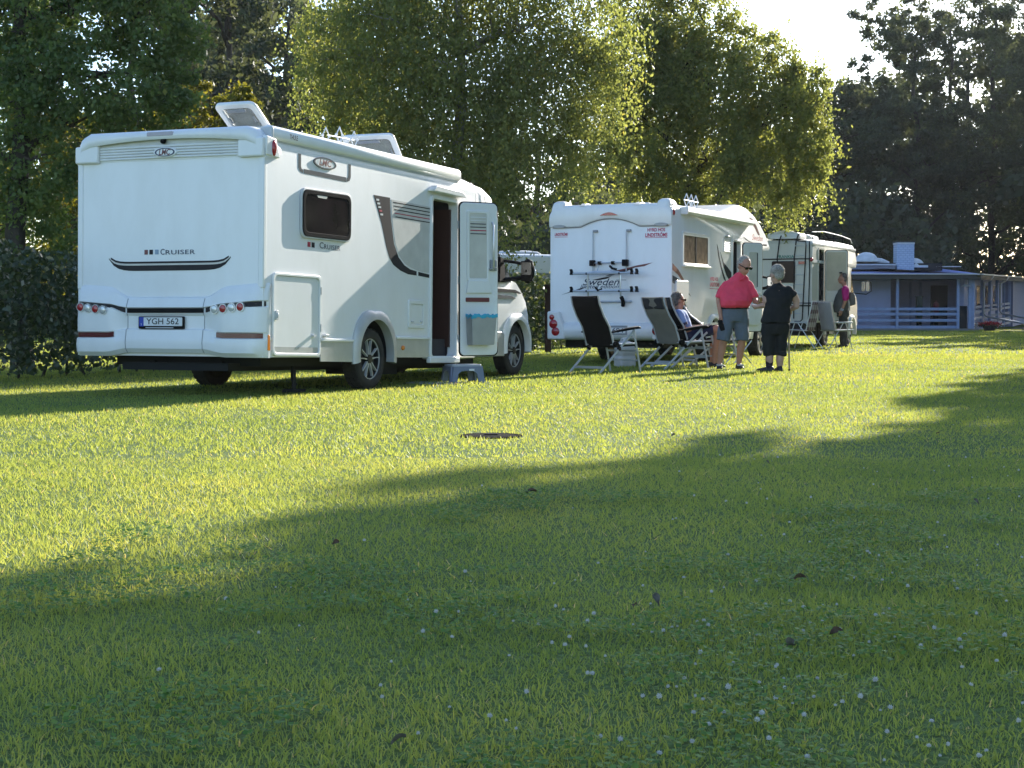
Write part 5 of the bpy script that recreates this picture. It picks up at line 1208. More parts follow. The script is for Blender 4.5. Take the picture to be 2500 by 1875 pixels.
mb = MB(); mb.add([(21.0, 73.0, .006), (34, 73.6, .012), (44, 110, .02), (31.5, 98, .02), (22.0, 75.9, .012)], [(0, 1, 2, 3, 4)]); tag(mb.build('pavement', mat('asphalt_path', (.085, .085, .09), .9, bump=.3, bscale=40)), 'grey paved strip beside the ramp', None, None, 'structure')

# caravan behind the hedge
CV = empty('caravan', (-1.7, 43.5, 0), R(30), 'white caravan roof with a roof hatch showing above the hedge', 'caravan')
prof = [(0, .5, 0), (0, 2.30, 1), (.15, 2.42, 1), (1.0, 2.46, 1), (4.6, 2.46, 1), (5.2, 2.38, 1), (5.4, 2.2, 0), (5.5, 1.5, 0), (5.3, .5, 0)]
mb = MB(); mb.loft(side_shell(2.2, prof, .15, .1)); mb.build('body', WHITE, CV, angle=45)
t = MB(); t.loft([[(2.6 + x * k, .9 + y * k, 2.44 + h) for x, y in rrect(-.6, .6, -.45, .45, .1)] for k, h in ((1, 0), (1, .05), (.85, .11), (.5, .14))]); t.build('roof_hatch', LGREY, CV, angle=50)
MB().box(-.01, .0, .3, 1.9, 1.2, 1.9).build('rear_window', DARKGLASS, CV); MB().box(1.2, 2.6, -.02, 0, 1.25, 1.85).build('side_window', DARKGLASS, CV)
MB().box(.1, 5.3, -.012, -.001, 1.0, 1.95).build('side_band', mat('grey_band', (.30, .31, .36), .5), CV)
make_wheel(CV, 2.6, .15, .3, r=.3, wd=.18, style='plain', spokes=6, rr=.18); make_wheel(CV, 2.6, 2.05, .3, r=.3, wd=.18, side=1, style='plain', spokes=6, rr=.18)
ps = empty('wooden_post', (.79, 36.0, 0), 0, 'dark red brown wooden post at the left of the bicycle rack motorhome', 'post')
MB().box(-.07, .07, -.06, .06, -.1, 1.45).build('post', mat('red_brown_wood', (.06, .025, .02), .8, scale=12), ps, bevel=.01); MB().box(-.09, .09, -.08, .08, 1.452, 1.49).build('post_cap', mat('red_brown_wood', (.06, .025, .02), .8), ps)
# ------------------------------------------------------------------ people
SKIN = mat('tanned_skin', (.48, .24, .16), .55, scale=12, var=.08)
SKIN2 = mat('fair_skin', (.50, .30, .23), .55, scale=12, var=.08)
GREYHAIR = mat('grey_hair', (.42, .39, .35), .9, scale=40, var=.25)
DARKGREYHAIR = mat('dark_grey_hair', (.16, .145, .13), .8, scale=40, var=.3)
LENS = mat('sunglass_lens', (.012, .012, .014), .08)
SHOE = mat('black_shoe', (.02, .02, .022), .6)
FOLDS = bpy.data.textures.new('folds', 'CLOUDS'); FOLDS.noise_scale = .11; FOLDS.noise_depth = 1
def remesh(name, mb, m, parent, vox=.0125, it=3):
    o = mb.build(name, m, None)
    r = o.modifiers.new('r', 'REMESH'); r.mode = 'VOXEL'; r.voxel_size = vox
    if name in ('polo_shirt', 'shorts', 'tunic', 'trousers', 'shirt', 'vest'):
        d = o.modifiers.new('d', 'DISPLACE'); d.texture = FOLDS; d.strength = .035; d.mid_level = .5; d.texture_coords = 'LOCAL'
    s_ = o.modifiers.new('s', 'SMOOTH'); s_.factor = .5; s_.iterations = it
    bake(o); me = o.data
    me.polygons.foreach_set('use_smooth', [True] * len(me.polygons)); me.update()
    o.parent = parent
    return o
def chain(mb, pts, rs, n=10, cap=True):
    """tapered limb with rounded ends"""
    pts = [Vector(p) for p in pts]
    mb.tube(pts, list(rs), n)
    for p, r in list(zip(pts, rs))[:None if cap else -1]: mb.ball(p, r * 1.0, 10)
def torso(mb, rings, rz=0):
    R_ = Matrix.Rotation(rz, 3, 'Z'); out = []
    for z, cx, cy, rx, ry in rings:
        out.append([tuple(R_ @ Vector((rx * math.cos(t), ry * math.sin(t), 0)) + Vector((cx, cy, z))) for t in [2 * math.pi * k / 18 for k in range(18)]])
    mb.loft(out)
def hand(mb, wrist, direction, palmn, curl=.5, s=1.0, side=1):
    """palm and five fingers along direction; palmn is the palm's facing"""
    w_ = Vector(wrist); d = Vector(direction).normalized(); n = Vector(palmn); n = (n - d * n.dot(d)).normalized(); x = d.cross(n) * side
    mb.tube([w_, w_ + d * .045 * s, w_ + d * .085 * s], [.028 * s, .036 * s, .036 * s], 8)
    for k, (off, ln) in enumerate(((-.030, .075), (-.010, .085), (.010, .08), (.028, .062))):
        b = w_ + d * .075 * s + x * off * s
        m1 = b + (d * math.cos(curl * .6) + n * math.sin(curl * .6)) * ln * .5 * s; t = m1 + (d * math.cos(curl * 1.6) + n * math.sin(curl * 1.6)) * ln * .5 * s
        mb.tube([b, m1, t], [.0105 * s, .010 * s, .008 * s], 6)
    b = w_ + d * .03 * s - x * .032 * s; m1 = b + (d * .7 - x * .6 + n * .3).normalized() * .04 * s; mb.tube([b, m1, m1 + (d * .85 + n * .4).normalized() * .03 * s], [.013 * s, .011 * s, .009 * s], 6)
def headparts(c, yaw, pitch=0.0, s=1.0, bald=False, longer=False):
    """returns functions placing head geometry; local +Y is the face"""
    M = Matrix.Translation(Vector(c)) @ Matrix.Rotation(yaw, 4, 'Z') @ Matrix.Rotation(-pitch, 4, 'X') @ Matrix.Scale(s, 4)
    def tr(mb): mb.v = [tuple(M @ Vector(v)) for v in mb.v]; return mb
    sk = MB(); sk.ball((0, -.005, .02), (.074, .093, .098), 16); sk.ball((0, .03, -.045), (.058, .062, .065), 14); sk.ball((0, .055, -.085), (.03, .03, .026), 10)
    sk.prism([(-.011, -.03), (.011, -.03), (.006, .025), (-.006, .025)], .07, .10, 'xz'); sk.ball((0, .102, -.022), (.015, .017, .014), 8)
    for sx in (-1, 1): sk.ball((sx * .075, -.005, -.005), (.012, .022, .032), 8); sk.ball((sx * .03, .083, .022), (.024, .012, .008), 8)
    sk.ball((0, .092, -.055), (.026, .01, .012), 8)
    ha = MB()
    if bald: ha.ball((0, -.022, .005), (.078, .080, .078), 16)
    else: ha.ball((0, -.022, .030), (.0765, .089, .093), 16); ha.ball((0, -.045, -.01), (.072, .055, .07), 14)
    if longer:
        ha.ball((0, -.02, .045), (.083, .094, .092), 16)
        for k in range(22):
            a = random.uniform(0, 6.28); b = random.uniform(-.2, 1.2); ha.ball((.066 * math.cos(a) * math.cos(b), -.02 + .074 * math.sin(a) * math.cos(b), .045 + .074 * math.sin(b)), random.uniform(.016, .026), 8)
    ey = MB()
    for sx in (-1, 1): ey.ball((sx * .03, .088, .012), (.012, .008, .008), 8)
    gl = MB()
    for sx in (-1, 1):
        gl.prism(rrect(sx * .034 - .026, sx * .034 + .026, -.008, .026, .012), .096, .102, 'xz'); gl.tube([(sx * .063, .098, .018), (sx * .082, .05, .018), (sx * .084, -.01, .012)], .005, 6)
    gl.box(-.01, .01, .097, .104, .012, .022)
    return tr(sk), tr(ha), tr(ey), tr(gl)
def fuzz(parent, c, yaw, pitch, s, m, n=420, size=.022):
    """short hair tufts over the crown and back of a head"""
    M = Matrix.Translation(Vector(c)) @ Matrix.Rotation(yaw, 4, 'Z') @ Matrix.Rotation(-pitch, 4, 'X') @ Matrix.Scale(s, 4)
    v = rng.normal(size=(n * 3, 3)); v /= np.linalg.norm(v, axis=1)[:, None]; v = v[(v[:, 2] > -.35) & (v[:, 1] < .55)][:n]
    P = v * np.array([.079, .092, .096]) + np.array([0, -.022, .032]); P = np.array([tuple(M @ Vector(p)) for p in P])
    quadmesh('hair_tufts', leafverts(P, size, .25, .35), 4, rng.random(len(P)), m, parent)
H_GREY = leafmat('grey_hair_strand', [(0, (.30, .27, .24)), (1, (.62, .60, .57))], trans=.35, gloss=.3, tgain=1.0)
H_DARK = leafmat('dark_hair_strand', [(0, (.09, .08, .07)), (1, (.26, .24, .22))], trans=.3, gloss=.3, tgain=1.0)
def faceyaw(fx, fy): return math.atan2(-fx, fy)
def add(mb, o): b = len(mb.v); mb.v += o.v; mb.f += [tuple(b + i for i in f) for f in o.f]; mb.m += o.m; return mb
def shoe(mb, ankle, dirv, L=.27):
    a = Vector(ankle); d = Vector((dirv[0], dirv[1], 0)).normalized(); s_ = Vector((-d.y, d.x, 0))
    rg = []
    for t, w_, h in ((-.30, .028, .05), (-.22, .038, .085), (.0, .042, .085), (.3, .048, .06), (.55, .047, .045), (.68, .025, .03)):
        c = Vector((a.x, a.y, 0)) + d * t * L
        rg.append([tuple(c + s_ * w_ * u + Vector((0, 0, z))) for u, z in ((-1, .004), (1, .004), (1.0, h * .6), (.6, h), (-.6, h), (-1.0, h * .6))])
    mb.loft(rg)

# standing man in red polo shirt
PM = empty('person', (3.395, 25.6, 0), 0, 'standing person in red polo shirt and blue grey shorts holding a glass', 'person', 'people by the chairs')
sk, ha, ey, gl = headparts((.215, -.06, 1.61), faceyaw(.55, -.84), +.50, 1.22)
chain(sk, [(.15, .0, 1.38), (.195, -.02, 1.53)], [.062, .058])
torso(sk, [(1.40, .14, .01, .10, .08), (1.30, .12, .01, .17, .10), (1.0, .09, -.01, .18, .13), (.80, .08, 0, .16, .11)])
chain(sk, [(-.115, .015, 1.22), (-.165, .02, 1.09), (-.165, .0, 1.04), (-.148, -.07, .83)], [.046, .048, .046, .030]); hand(sk, (-.148, -.07, .83), (.06, -.08, -1), (.9, -.3, 0), .7)
chain(sk, [(.35, -.005, 1.22), (.385, -.03, 1.10), (.39, -.07, 1.06), (.415, -.24, 1.03)], [.046, .048, .046, .031]); hand(sk, (.415, -.235, 1.03), (.15, -1, .25), (.3, .2, .9), 1.0)
for x0, x1, x2 in ((-.015, -.085, -.145), (.185, .205, .155)):
    chain(sk, [(x0, 0, .86), (x1, -.02, .48), (x1 * .6 + x2 * .4, .02, .33), (x2, .03, .09), (x2, -.01, .05)], [.09, .062, .064, .040, .042])
remesh('body', sk, SKIN, PM, .010, 2)
sh = MB(); torso(sh, [(1.50, .17, .0, .062, .07), (1.455, .16, .0, .10, .085), (1.41, .145, .01, .155, .10), (1.35, .13, .015, .20, .12), (1.27, .12, .01, .235, .145), (1.15, .11, -.02, .245, .175), (1.06, .095, -.05, .25, .205), (.99, .085, -.045, .238, .19), (.945, .08, -.01, .215, .16)], .12)
chain(sh, [(-.045, .01, 1.315), (-.11, .015, 1.21), (-.15, .015, 1.10)], [.075, .078, .076], cap=False); chain(sh, [(.29, .01, 1.315), (.345, -.005, 1.21), (.378, -.02, 1.11)], [.075, .077, .074], cap=False)
remesh('polo_shirt', sh, mat('red_cotton', (.80, .06, .11), .8, scale=10, bump=.4, bscale=14), PM, .0125)
co = MB(); co.tube([(.08, -.06, 1.44), (.10, .06, 1.47), (.20, .07, 1.47), (.235, -.04, 1.44), (.19, -.115, 1.40), (.14, -.12, 1.385)], .018, 6); remesh('collar', co, mat('red_cotton', (.80, .06, .11), .8), PM, .009)
st = MB(); torso(st, [(.985, .08, -.01, .205, .16), (.93, .08, 0, .215, .165), (.82, .08, 0, .215, .16), (.74, .08, 0, .20, .14)])
chain(st, [(-.02, 0, .83), (-.065, -.01, .62), (-.10, -.015, .44)], [.125, .115, .112], cap=False); chain(st, [(.18, 0, .83), (.195, 0, .62), (.205, -.01, .44)], [.125, .115, .112], cap=False)
remesh('shorts', st, mat('blue_grey_denim', (.12, .15, .19), .85, scale=14, bump=.4, bscale=18), PM, .0125)
bl = MB(); bl.tube([(.08 + .218 * math.cos(t), -.005 + .172 * math.sin(t), .972 - .02 * (math.sin(t) < 0)) for t in [2 * math.pi * k / 20 for k in range(20)]], .016, 6, closed=True); bl.build('belt', BLACK, PM)
remesh('hair', ha, GREYHAIR, PM, .009, 1); fuzz(PM, (.215, -.06, 1.61), faceyaw(.55, -.84), .50, 1.22, H_GREY, 380); gl.build('sunglasses', LENS, PM); 
so_ = MB(); shoe(so_, (-.145, .02, 0), (-.15, -1)); so_.build('sandal', SHOE, PM, bevel=.01); so_ = MB(); shoe(so_, (.155, .02, 0), (.12, -1)); so_.build('sandal', SHOE, PM, bevel=.01)
for x in (-.155, .165):
    t = MB(); t.bar((x - .05, -.07, .062), (x + .05, -.07, .062), .04, .025); t.build('sandal_strap', mat('pale_strap', (.5, .48, .46), .6), PM)
gb = empty('glass', (3.395 + .425, 25.6 - .335, 1.03), 0, 'small glass of yellow drink in the red shirted person\'s hand', 'glass')
t = MB(); t.lathe([(.034, 0), (.036, .12), (.033, .12), (.031, .008)], (0, 0, 0), 'z', 16); t.build('tumbler', mat('clear_glass', (.95, .95, .95), .03, trans=.95), gb); t = MB(); t.lathe([(.030, .01), (.032, .085), (.001, .086)], (0, 0, 0), 'z', 14); t.build('drink', mat('yellow_drink', (.75, .42, .03), .1, trans=.3), gb)
pc = empty('pouch', (3.395 - .15, 25.6 - .10, .64), 0, 'small black pouch dangling from the red shirted person\'s hand', 'pouch')
MB().prism(quadpts((-.05, .12), (.02, .13), (.07, -.03), (.0, -.05), .02), -.025, .025).build('pouch_body', BLACK, pc, bevel=.01); MB().tube([(-.02, 0, .12), (.0, 0, .16)], .006, 6).build('pouch_strap', BLACK, pc)

# standing woman in black, seen from behind
PWm = empty('person', (3.915, 24.4, 0), 0, 'standing person in black seen from behind leaning on a walking stick', 'person', 'people by the chairs')
def q2(px, py, dy=0): return ((px - 1892) * .0061, dy, .9 + (760 - py) * .0061)
sk, ha, ey, gl = headparts(q2(1895, 672, -.02), faceyaw(-.55, .83), .25, 1.18, longer=True)
chain(sk, [q2(1900, 706), q2(1897, 690)], [.055, .055])
torso(sk, [(1.22, .03, 0, .15, .10), (1.0, .02, 0, .15, .12), (.75, .02, 0, .16, .12)])
chain(sk, [q2(1871, 722), q2(1870, 735, -.02), q2(1868, 745, .0), q2(1853, 749, .18)], [.058, .055, .048, .033]); hand(sk, q2(1853, 749, .18), (-.35, .9, -.05), (0, .1, 1), .6)
chain(sk, [q2(1936, 720), q2(1944, 735, .03), q2(1944, 748, .02), q2(1932, 757, .14)], [.058, .055, .048, .033]); hand(sk, q2(1932, 757, .14), (-.2, .8, -.35), (-.3, 0, -1), 1.2)
for a, b in ((1879, 1879), (1906, 1904)): chain(sk, [q2(a, 820), q2(a, 860, .0), q2(b, 878, -.01), q2(b, 898)], [.08, .058, .060, .040])
remesh('body', sk, SKIN2, PWm, .010, 2)
tp = MB(); torso(tp, [(q2(0, 692)[2], .03, .01, .066, .07), (q2(0, 698)[2], .03, .01, .10, .08), (q2(0, 704)[2], .035, 0, .155, .095), (q2(0, 713)[2], .05, 0, .20, .115), (q2(0, 730)[2], .05, 0, .215, .14), (q2(0, 752)[2], .03, 0, .205, .15), (q2(0, 775)[2], .015, 0, .215, .165), (q2(0, 788)[2], .01, 0, .222, .17)])
chain(tp, [q2(1880, 711), q2(1870, 726)], [.068, .070], cap=False); chain(tp, [q2(1924, 710), q2(1937, 724)], [.068, .070], cap=False)
remesh('tunic', tp, mat('black_cotton', (.012, .012, .013), .9, bump=.3, bscale=15), PWm, .0125)
tr_ = MB(); torso(tr_, [(q2(0, 790)[2], .01, 0, .215, .16), (q2(0, 806)[2], .005, 0, .21, .15), (q2(0, 816)[2], .0, 0, .18, .12)])
chain(tr_, [q2(1876, 812), q2(1876, 840), q2(1877, 868)], [.105, .094, .084], cap=False); chain(tr_, [q2(1907, 812), q2(1907, 840), q2(1906, 868)], [.105, .094, .084], cap=False)
remesh('trousers', tr_, mat('black_cotton', (.012, .012, .013), .9), PWm, .0125)
sck = MB(); chain(sck, [q2(1879, 868), q2(1879, 882), q2(1878, 900)], [.064, .062, .048]); remesh('stocking', sck, mat('dark_plum_knit', (.028, .016, .03), .9), PWm, .0125)
remesh('hair', ha, GREYHAIR, PWm, .009, 1); fuzz(PWm, q2(1895, 672, -.02), faceyaw(-.55, .83), .25, 1.22, H_GREY, 700, .03)
so_ = MB(); shoe(so_, (q2(1877, 0)[0], .0, 0), (-.75, .45), .29); so_.build('shoe', SHOE, PWm, bevel=.01); so_ = MB(); shoe(so_, (q2(1903, 0)[0], .0, 0), (-.1, .9)); so_.build('shoe', SHOE, PWm, bevel=.01)
ws_ = empty('walking_stick', (3.915 + .235, 24.4 + .22, 0), 0, 'thin pale walking stick held by the person in black', 'walking stick')
MB().tube([(.02, .0, 0), (.01, 0, .45), (0, -.01, .90)], .013, 8).build('shaft', mat('pale_wood', (.38, .30, .20), .6), ws_); MB().tube([(0, -.01, .90), (-.01, .02, .93), (-.01, -.08, .935)], .017, 8).build('handle', mat('stick_handle', (.10, .07, .05), .5), ws_)
MB().tube([(.02, 0, 0), (.0195, 0, .03)], .017, 8).build('ferrule', BLACK, ws_)

# seated man
PS_ = empty('person', (2.72, 26.45, 0), 0, 'seated person in pale blue shirt and navy shorts with sunglasses', 'person', 'people by the chairs')
def q3(px, py, dy=0): return ((px - 1661.5) * .00661, dy, .9 + (760 - py) * .00661)
sk, ha, ey, gl = headparts(q3(1655, 734), faceyaw(.92, .38), .0, 1.12)
chain(sk, [q3(1659, 768), q3(1656, 748)], [.06, .06])
torso(sk, [(q3(0, 765)[2], .0, 0, .10, .15), (q3(0, 790)[2], .02, 0, .12, .15), (q3(0, 815)[2], .06, 0, .13, .15)])
for dy in (-.20, .20):
    chain(sk, [q3(1658, 772, dy), q3(1664, 800, dy * 1.15), q3(1668, 806, dy * 1.15), q3(1700, 799, dy * .7), q3(1707, 797, dy * .5)], [.055, .047, .045, .035, .030]); hand(sk, q3(1706, 797, dy * .5), (1, -dy * .6, -.05), (0, 0, -1), .7)
for dy in (-.12, .10):
    chain(sk, [q3(1680, 812, dy), q3(1745, 803, dy * 1.3), q3(1750, 812, dy * 1.3), q3(1745, 845, dy * 1.2), q3(1742, 888, dy * 1.2)], [.085, .072, .068, .064, .042])
remesh('body', sk, SKIN, PS_, .010, 2)
sh = MB(); torso(sh, [(q3(0, 756)[2], -.02, 0, .07, .075), (q3(0, 761)[2], -.01, 0, .10, .15), (q3(0, 770)[2], -.005, 0, .125, .20), (q3(0, 790)[2], .03, 0, .14, .19), (q3(0, 808)[2], .06, 0, .155, .185), (q3(0, 820)[2], .07, 0, .14, .17)])
for dy in (-.19, .19): chain(sh, [q3(1655, 768, dy), q3(1660, 780, dy * 1.15), q3(1664, 791, dy * 1.2)], [.085, .078, .070], cap=False)
remesh('shirt', sh, mat('pale_blue_cotton', (.22, .33, .60), .8, bump=.4, bscale=14), PS_, .0125)
for dy in (-.23, .23):
    t = MB(); t.tube([q3(1663, 788, dy), q3(1665, 794, dy)], .073, 12); t.build('sleeve_cuff', mat('navy_cotton', (.02, .025, .07), .85), PS_)
st = MB(); torso(st, [(q3(0, 806)[2], .07, 0, .155, .18), (q3(0, 820)[2], .08, 0, .16, .19), (q3(0, 832)[2], .09, 0, .13, .17)])
for dy in (-.12, .10): chain(st, [q3(1680, 815, dy), q3(1710, 808, dy * 1.15), q3(1738, 804, dy * 1.3)], [.11, .10, .095], cap=False)
remesh('shorts', st, mat('navy_cotton', (.02, .025, .07), .85, bump=.3, bscale=15), PS_, .0125)
remesh('hair', ha, DARKGREYHAIR, PS_, .009, 1); fuzz(PS_, q3(1655, 734), faceyaw(.92, .38), 0, 1.12, H_DARK, 380); gl.build('sunglasses', mat('brown_frame', (.06, .03, .02), .4), PS_)
for dy in (-.144, .12):
    so_ = MB(); shoe(so_, (q3(1741, 0)[0], dy, 0), (1, -.3)); so_.build('sandal', SHOE, PS_, bevel=.01)

# man by the old campervan
PV = empty('person', (8.27, 41.0, 0), 0, 'person in grey vest and magenta shirt standing by the old campervan', 'person', 'people by the chairs')
def q4(px, py, dy=0): return ((px - 2053) * .01025, dy, .9 + (760 - py) * .01025)
sk, ha, ey, gl = headparts(q4(2052, 681), faceyaw(-.97, .1), -.05, 1.1)
chain(sk, [q4(2056, 702), q4(2055, 690)], [.06, .06])
torso(sk, [(1.45, .02, 0, .10, .15), (1.2, -.02, 0, .13, .17), (.95, 0, 0, .13, .17)])
chain(sk, [q4(2055, 716, -.20), q4(2055, 732, -.24), q4(2053, 738, -.24), q4(2046, 758, -.22)], [.058, .05, .047, .033]); hand(sk, q4(2046, 758, -.22), (-.3, .0, -1), (0, 1, 0), .5)
chain(sk, [q4(2056, 716, .20), q4(2057, 735, .24), q4(2050, 756, .22)], [.058, .05, .033]); hand(sk, q4(2050, 756, .22), (-.3, .0, -1), (0, -1, 0), .5)
remesh('body', sk, SKIN, PV, .012, 2)
sh = MB(); chain(sh, [q4(2055, 706, -.17), q4(2055, 716, -.21), q4(2055, 728, -.235)], [.095, .09, .085]); chain(sh, [q4(2056, 706, .17), q4(2056, 728, .235)], [.095, .085]); torso(sh, [(1.50, .02, 0, .07, .09), (1.44, .02, 0, .11, .17), (1.40, .02, 0, .12, .18)])
remesh('shirt', sh, mat('magenta_cotton', (.55, .01, .20), .8), PV, .012)
vs = MB(); torso(vs, [(1.475, .03, 0, .10, .13), (1.43, .03, 0, .14, .185), (1.25, -.02, 0, .17, .205), (1.05, -.05, 0, .20, .215), (.93, -.05, 0, .19, .205), (.87, -.03, 0, .18, .195)])
remesh('vest', vs, mat('grey_canvas', (.10, .10, .095), .9, bump=.4, bscale=12), PV, .012)
tr_ = MB(); torso(tr_, [(.95, 0, 0, .15, .19), (.85, 0, 0, .16, .19), (.76, 0, 0, .14, .17)])
for dy in (-.10, .10): chain(tr_, [(.0, dy, .82), (.01, dy, .45), (.03, dy, .10)], [.105, .085, .07])
remesh('trousers', tr_, mat('dark_khaki', (.06, .055, .05), .9), PV, .012)
sb = MB(); sb.tube([q4(2046, 700, -.15), q4(2058, 712, -.215), q4(2064, 740, -.21), q4(2066, 758, -.18)], .02, 6); sb.build('bag_strap', mat('pale_strap', (.5, .48, .46), .6), PV)
remesh('hair', ha, DARKGREYHAIR, PV, .011, 1); fuzz(PV, q4(2052, 681), faceyaw(-.97, .1), -.05, 1.1, H_DARK, 380)
gl2 = MB(); gl2.box(-.10, -.04, -.07, .07, 1.845, 1.875); gl2.tube([(-.06, -.08, 1.855), (.05, -.085, 1.85)], .006, 6); gl2.build('sunglasses', LENS, PV, bevel=.01)
bgp = empty('shoulder_bag', (8.27 + .17, 41.0, 1.22), 0, 'small grey bag on the back of the person in the grey vest', 'bag')
MB().prism(quadpts((-.02, .17), (.10, .10), (.12, -.15), (-.02, -.20), .04), -.15, .15).build('bag_body', mat('bag_grey', (.14, .13, .12), .9), bgp, bevel=.03, seg=3); MB().box(.095, .125, -.10, .10, -.10, .03).build('bag_pocket', mat('bag_grey', (.14, .13, .12), .9), bgp, bevel=.01)
wt = MB(); wt.tube([q4(2047, 755, -.26), q4(2045, 757, -.19)], .04, 10); wt.build('wrist_watch', ALU, PV)
for dy in (-.1, .1):
    so_ = MB(); shoe(so_, (.03, dy, 0), (-1, 0), .29); so_.build('shoe', SHOE, PV, bevel=.01)
# ------------------------------------------------------------------ reclining camp chairs
BLK = mat('black_mesh_fabric', (.016, .015, .015), .95, spec=.1, bump=.4, bscale=60)
GRYF = mat('grey_beige_mesh', (.20, .185, .155), .85, scale=9, bump=.4, bscale=60)
DKP = mat('dark_head_pillow', (.035, .032, .036), .85, bump=.3, bscale=40)
def recliner(x, y, facing, label, fab, pil, top=1.12, lean=.36):
    """local: +y forward, x to the sitter's right, origin on the ground under the seat"""
    o = empty('reclining_chair', (x, y, 0), -R(facing), label, 'chair', 'reclining camp chairs')
    hw = .245
    bk = [(-.20, .40), (-.24, .52), (-.30, .68), (-.20 - lean * .62, .84), (-.20 - lean * .86, 1.0), (-.20 - lean * .95, top)]
    for nm, m, pts, th in (('backrest', fab, bk, .022), ('seat', fab, [(-.20, .415), (-.05, .40), (.12, .41), (.27, .43), (.31, .40)], .02)):
        mb = MB(); rows = []
        for k, (yy, z) in enumerate(pts):
            p0 = Vector(pts[max(0, k - 1)]); p1 = Vector(pts[min(len(pts) - 1, k + 1)]); d = (p1 - p0).normalized(); n = Vector((d.y, -d.x))
            if nm == 'seat': n = -n
            sag = [0, -.012, -.02, -.012, 0]
            A = [(-hw + .49 * i / 4, yy + n.x * (sag[i] + th / 2), z + n.y * (sag[i] + th / 2)) for i in range(5)]; Bq = [(xx, a - n.x * th, b - n.y * th) for xx, a, b in reversed(A)]
            rows.append(A + Bq)
        mb.loft(rows); mb.build(nm, m, o, angle=50)
    t = MB(); t.loft([[(xx, -.20 - lean * f + dy, z) for xx, dy in ((-hw + .01, -.02), (hw - .01, -.02), (hw - .01, .075), (hw - .08, .10), (-hw + .08, .10), (-hw + .01, .075))] for f, z in ((.80, .93), (.84, .96), (.93, 1.06), (.96, top - .01))]); t.build('head_pillow', pil, o, bevel=.02, seg=3)
    for sx in (-1, 1):
        xx = sx * (hw + .02)
        fr = [(xx, yy, z) for yy, z in bk]; t = MB(); t.tube(fr, .014, 8); t.build('back_tube', ALUP, o)
        t = MB(); t.tube([(xx, -.22, .42), (xx, .30, .43)], .014, 8); t.build('seat_tube', ALUP, o)
        xl = sx * (hw + .05)
        t = MB(); t.bar((xl, .22, .63), (xl, -.55, .0), .016, .034); t.build('leg', ALUP, o, bevel=.004)
        t = MB(); t.bar((xl, .20, .63), (xl, .36, .0), .016, .034); t.build('leg', ALUP, o, bevel=.004)
        t = MB(); t.prism([(-.27, .585), (-.27, .61), (.05, .66), (.28, .685), (.34, .67), (.34, .645), (.20, .635), (.0, .615)], xl - .028, xl + .028, 'yz'); t.build('armrest', BLACK, o, bevel=.01)
        t = MB(); t.lathe([(.045, -.022), (.045, .022)], (xl, -.19, .42), 'x', 16); t.ball((xl, -.12, .36), .035, 8); t.build('joint', BLACK, o)
    for (yy, z) in ((-.44, .09), ): t = MB(); t.bar((-hw - .05, yy, z), (hw + .05, yy, z), .016, .035); t.build('rear_crossbar', ALUP, o)
    for (yy, z) in ((.315, .18), (.28, .32)): t = MB(); t.bar((-hw - .05, yy, z), (hw + .05, yy, z), .014, .026); t.build('front_crossbar', ALUP, o)
    t = MB(); t.tube([(-hw, -.21, .42), (hw, -.21, .42)], .012, 8); t.build('seat_crossbar', ALUP, o)
    return o
recliner(1.43, 24.05, 45, 'empty black reclining chair nearest the large motorhome', BLK, BLK)
recliner(2.62, 25.75, 55, 'empty grey beige reclining chair in front of the seated person', GRYF, DKP)
recliner(2.86, 26.42, 62, 'dark reclining chair the seated person sits in', BLK, DKP)
recliner(3.36, 27.55, 72, 'black reclining chair beyond the seated person beside the motorhome wall', BLK, BLK, top=1.02, lean=.52)
# folding camp chairs with plaid cushions by the old campervan
def plaidmat():
    m = bpy.data.materials.new('plaid_fabric'); m.use_nodes = True; t = m.node_tree; b = t.nodes['Principled BSDF']; b.inputs['Roughness'].default_value = .9
    tc = t.nodes.new('ShaderNodeTexCoord'); sp_ = t.nodes.new('ShaderNodeSeparateXYZ'); t.links.new(tc.outputs['Object'], sp_.inputs[0])
    outs = []
    for ax, f in (('X', 44), ('Z', 30)):
        mu = t.nodes.new('ShaderNodeMath'); mu.operation = 'MULTIPLY'; mu.inputs[1].default_value = f; t.links.new(sp_.outputs[ax], mu.inputs[0])
        si = t.nodes.new('ShaderNodeMath'); si.operation = 'SINE'; t.links.new(mu.outputs[0], si.inputs[0]); gt = t.nodes.new('ShaderNodeMath'); gt.operation = 'GREATER_THAN'; gt.inputs[1].default_value = .15; t.links.new(si.outputs[0], gt.inputs[0]); outs.append(gt)
    ad = t.nodes.new('ShaderNodeMath'); ad.operation = 'ADD'; t.links.new(outs[0].outputs[0], ad.inputs[0]); t.links.new(outs[1].outputs[0], ad.inputs[1])
    hf = t.nodes.new('ShaderNodeMath'); hf.operation = 'MULTIPLY'; hf.inputs[1].default_value = .5; t.links.new(ad.outputs[0], hf.inputs[0])
    r = t.nodes.new('ShaderNodeValToRGB'); r.color_ramp.elements[0].color = (.60, .55, .55, 1); r.color_ramp.elements[1].color = (.16, .08, .10, 1); t.links.new(hf.outputs[0], r.inputs[0]); t.links.new(r.outputs[0], b.inputs['Base Color'])
    return m
PLAID = plaidmat(); PADG = mat('grey_pad', (.34, .32, .32), .9, bump=.6, bscale=18)
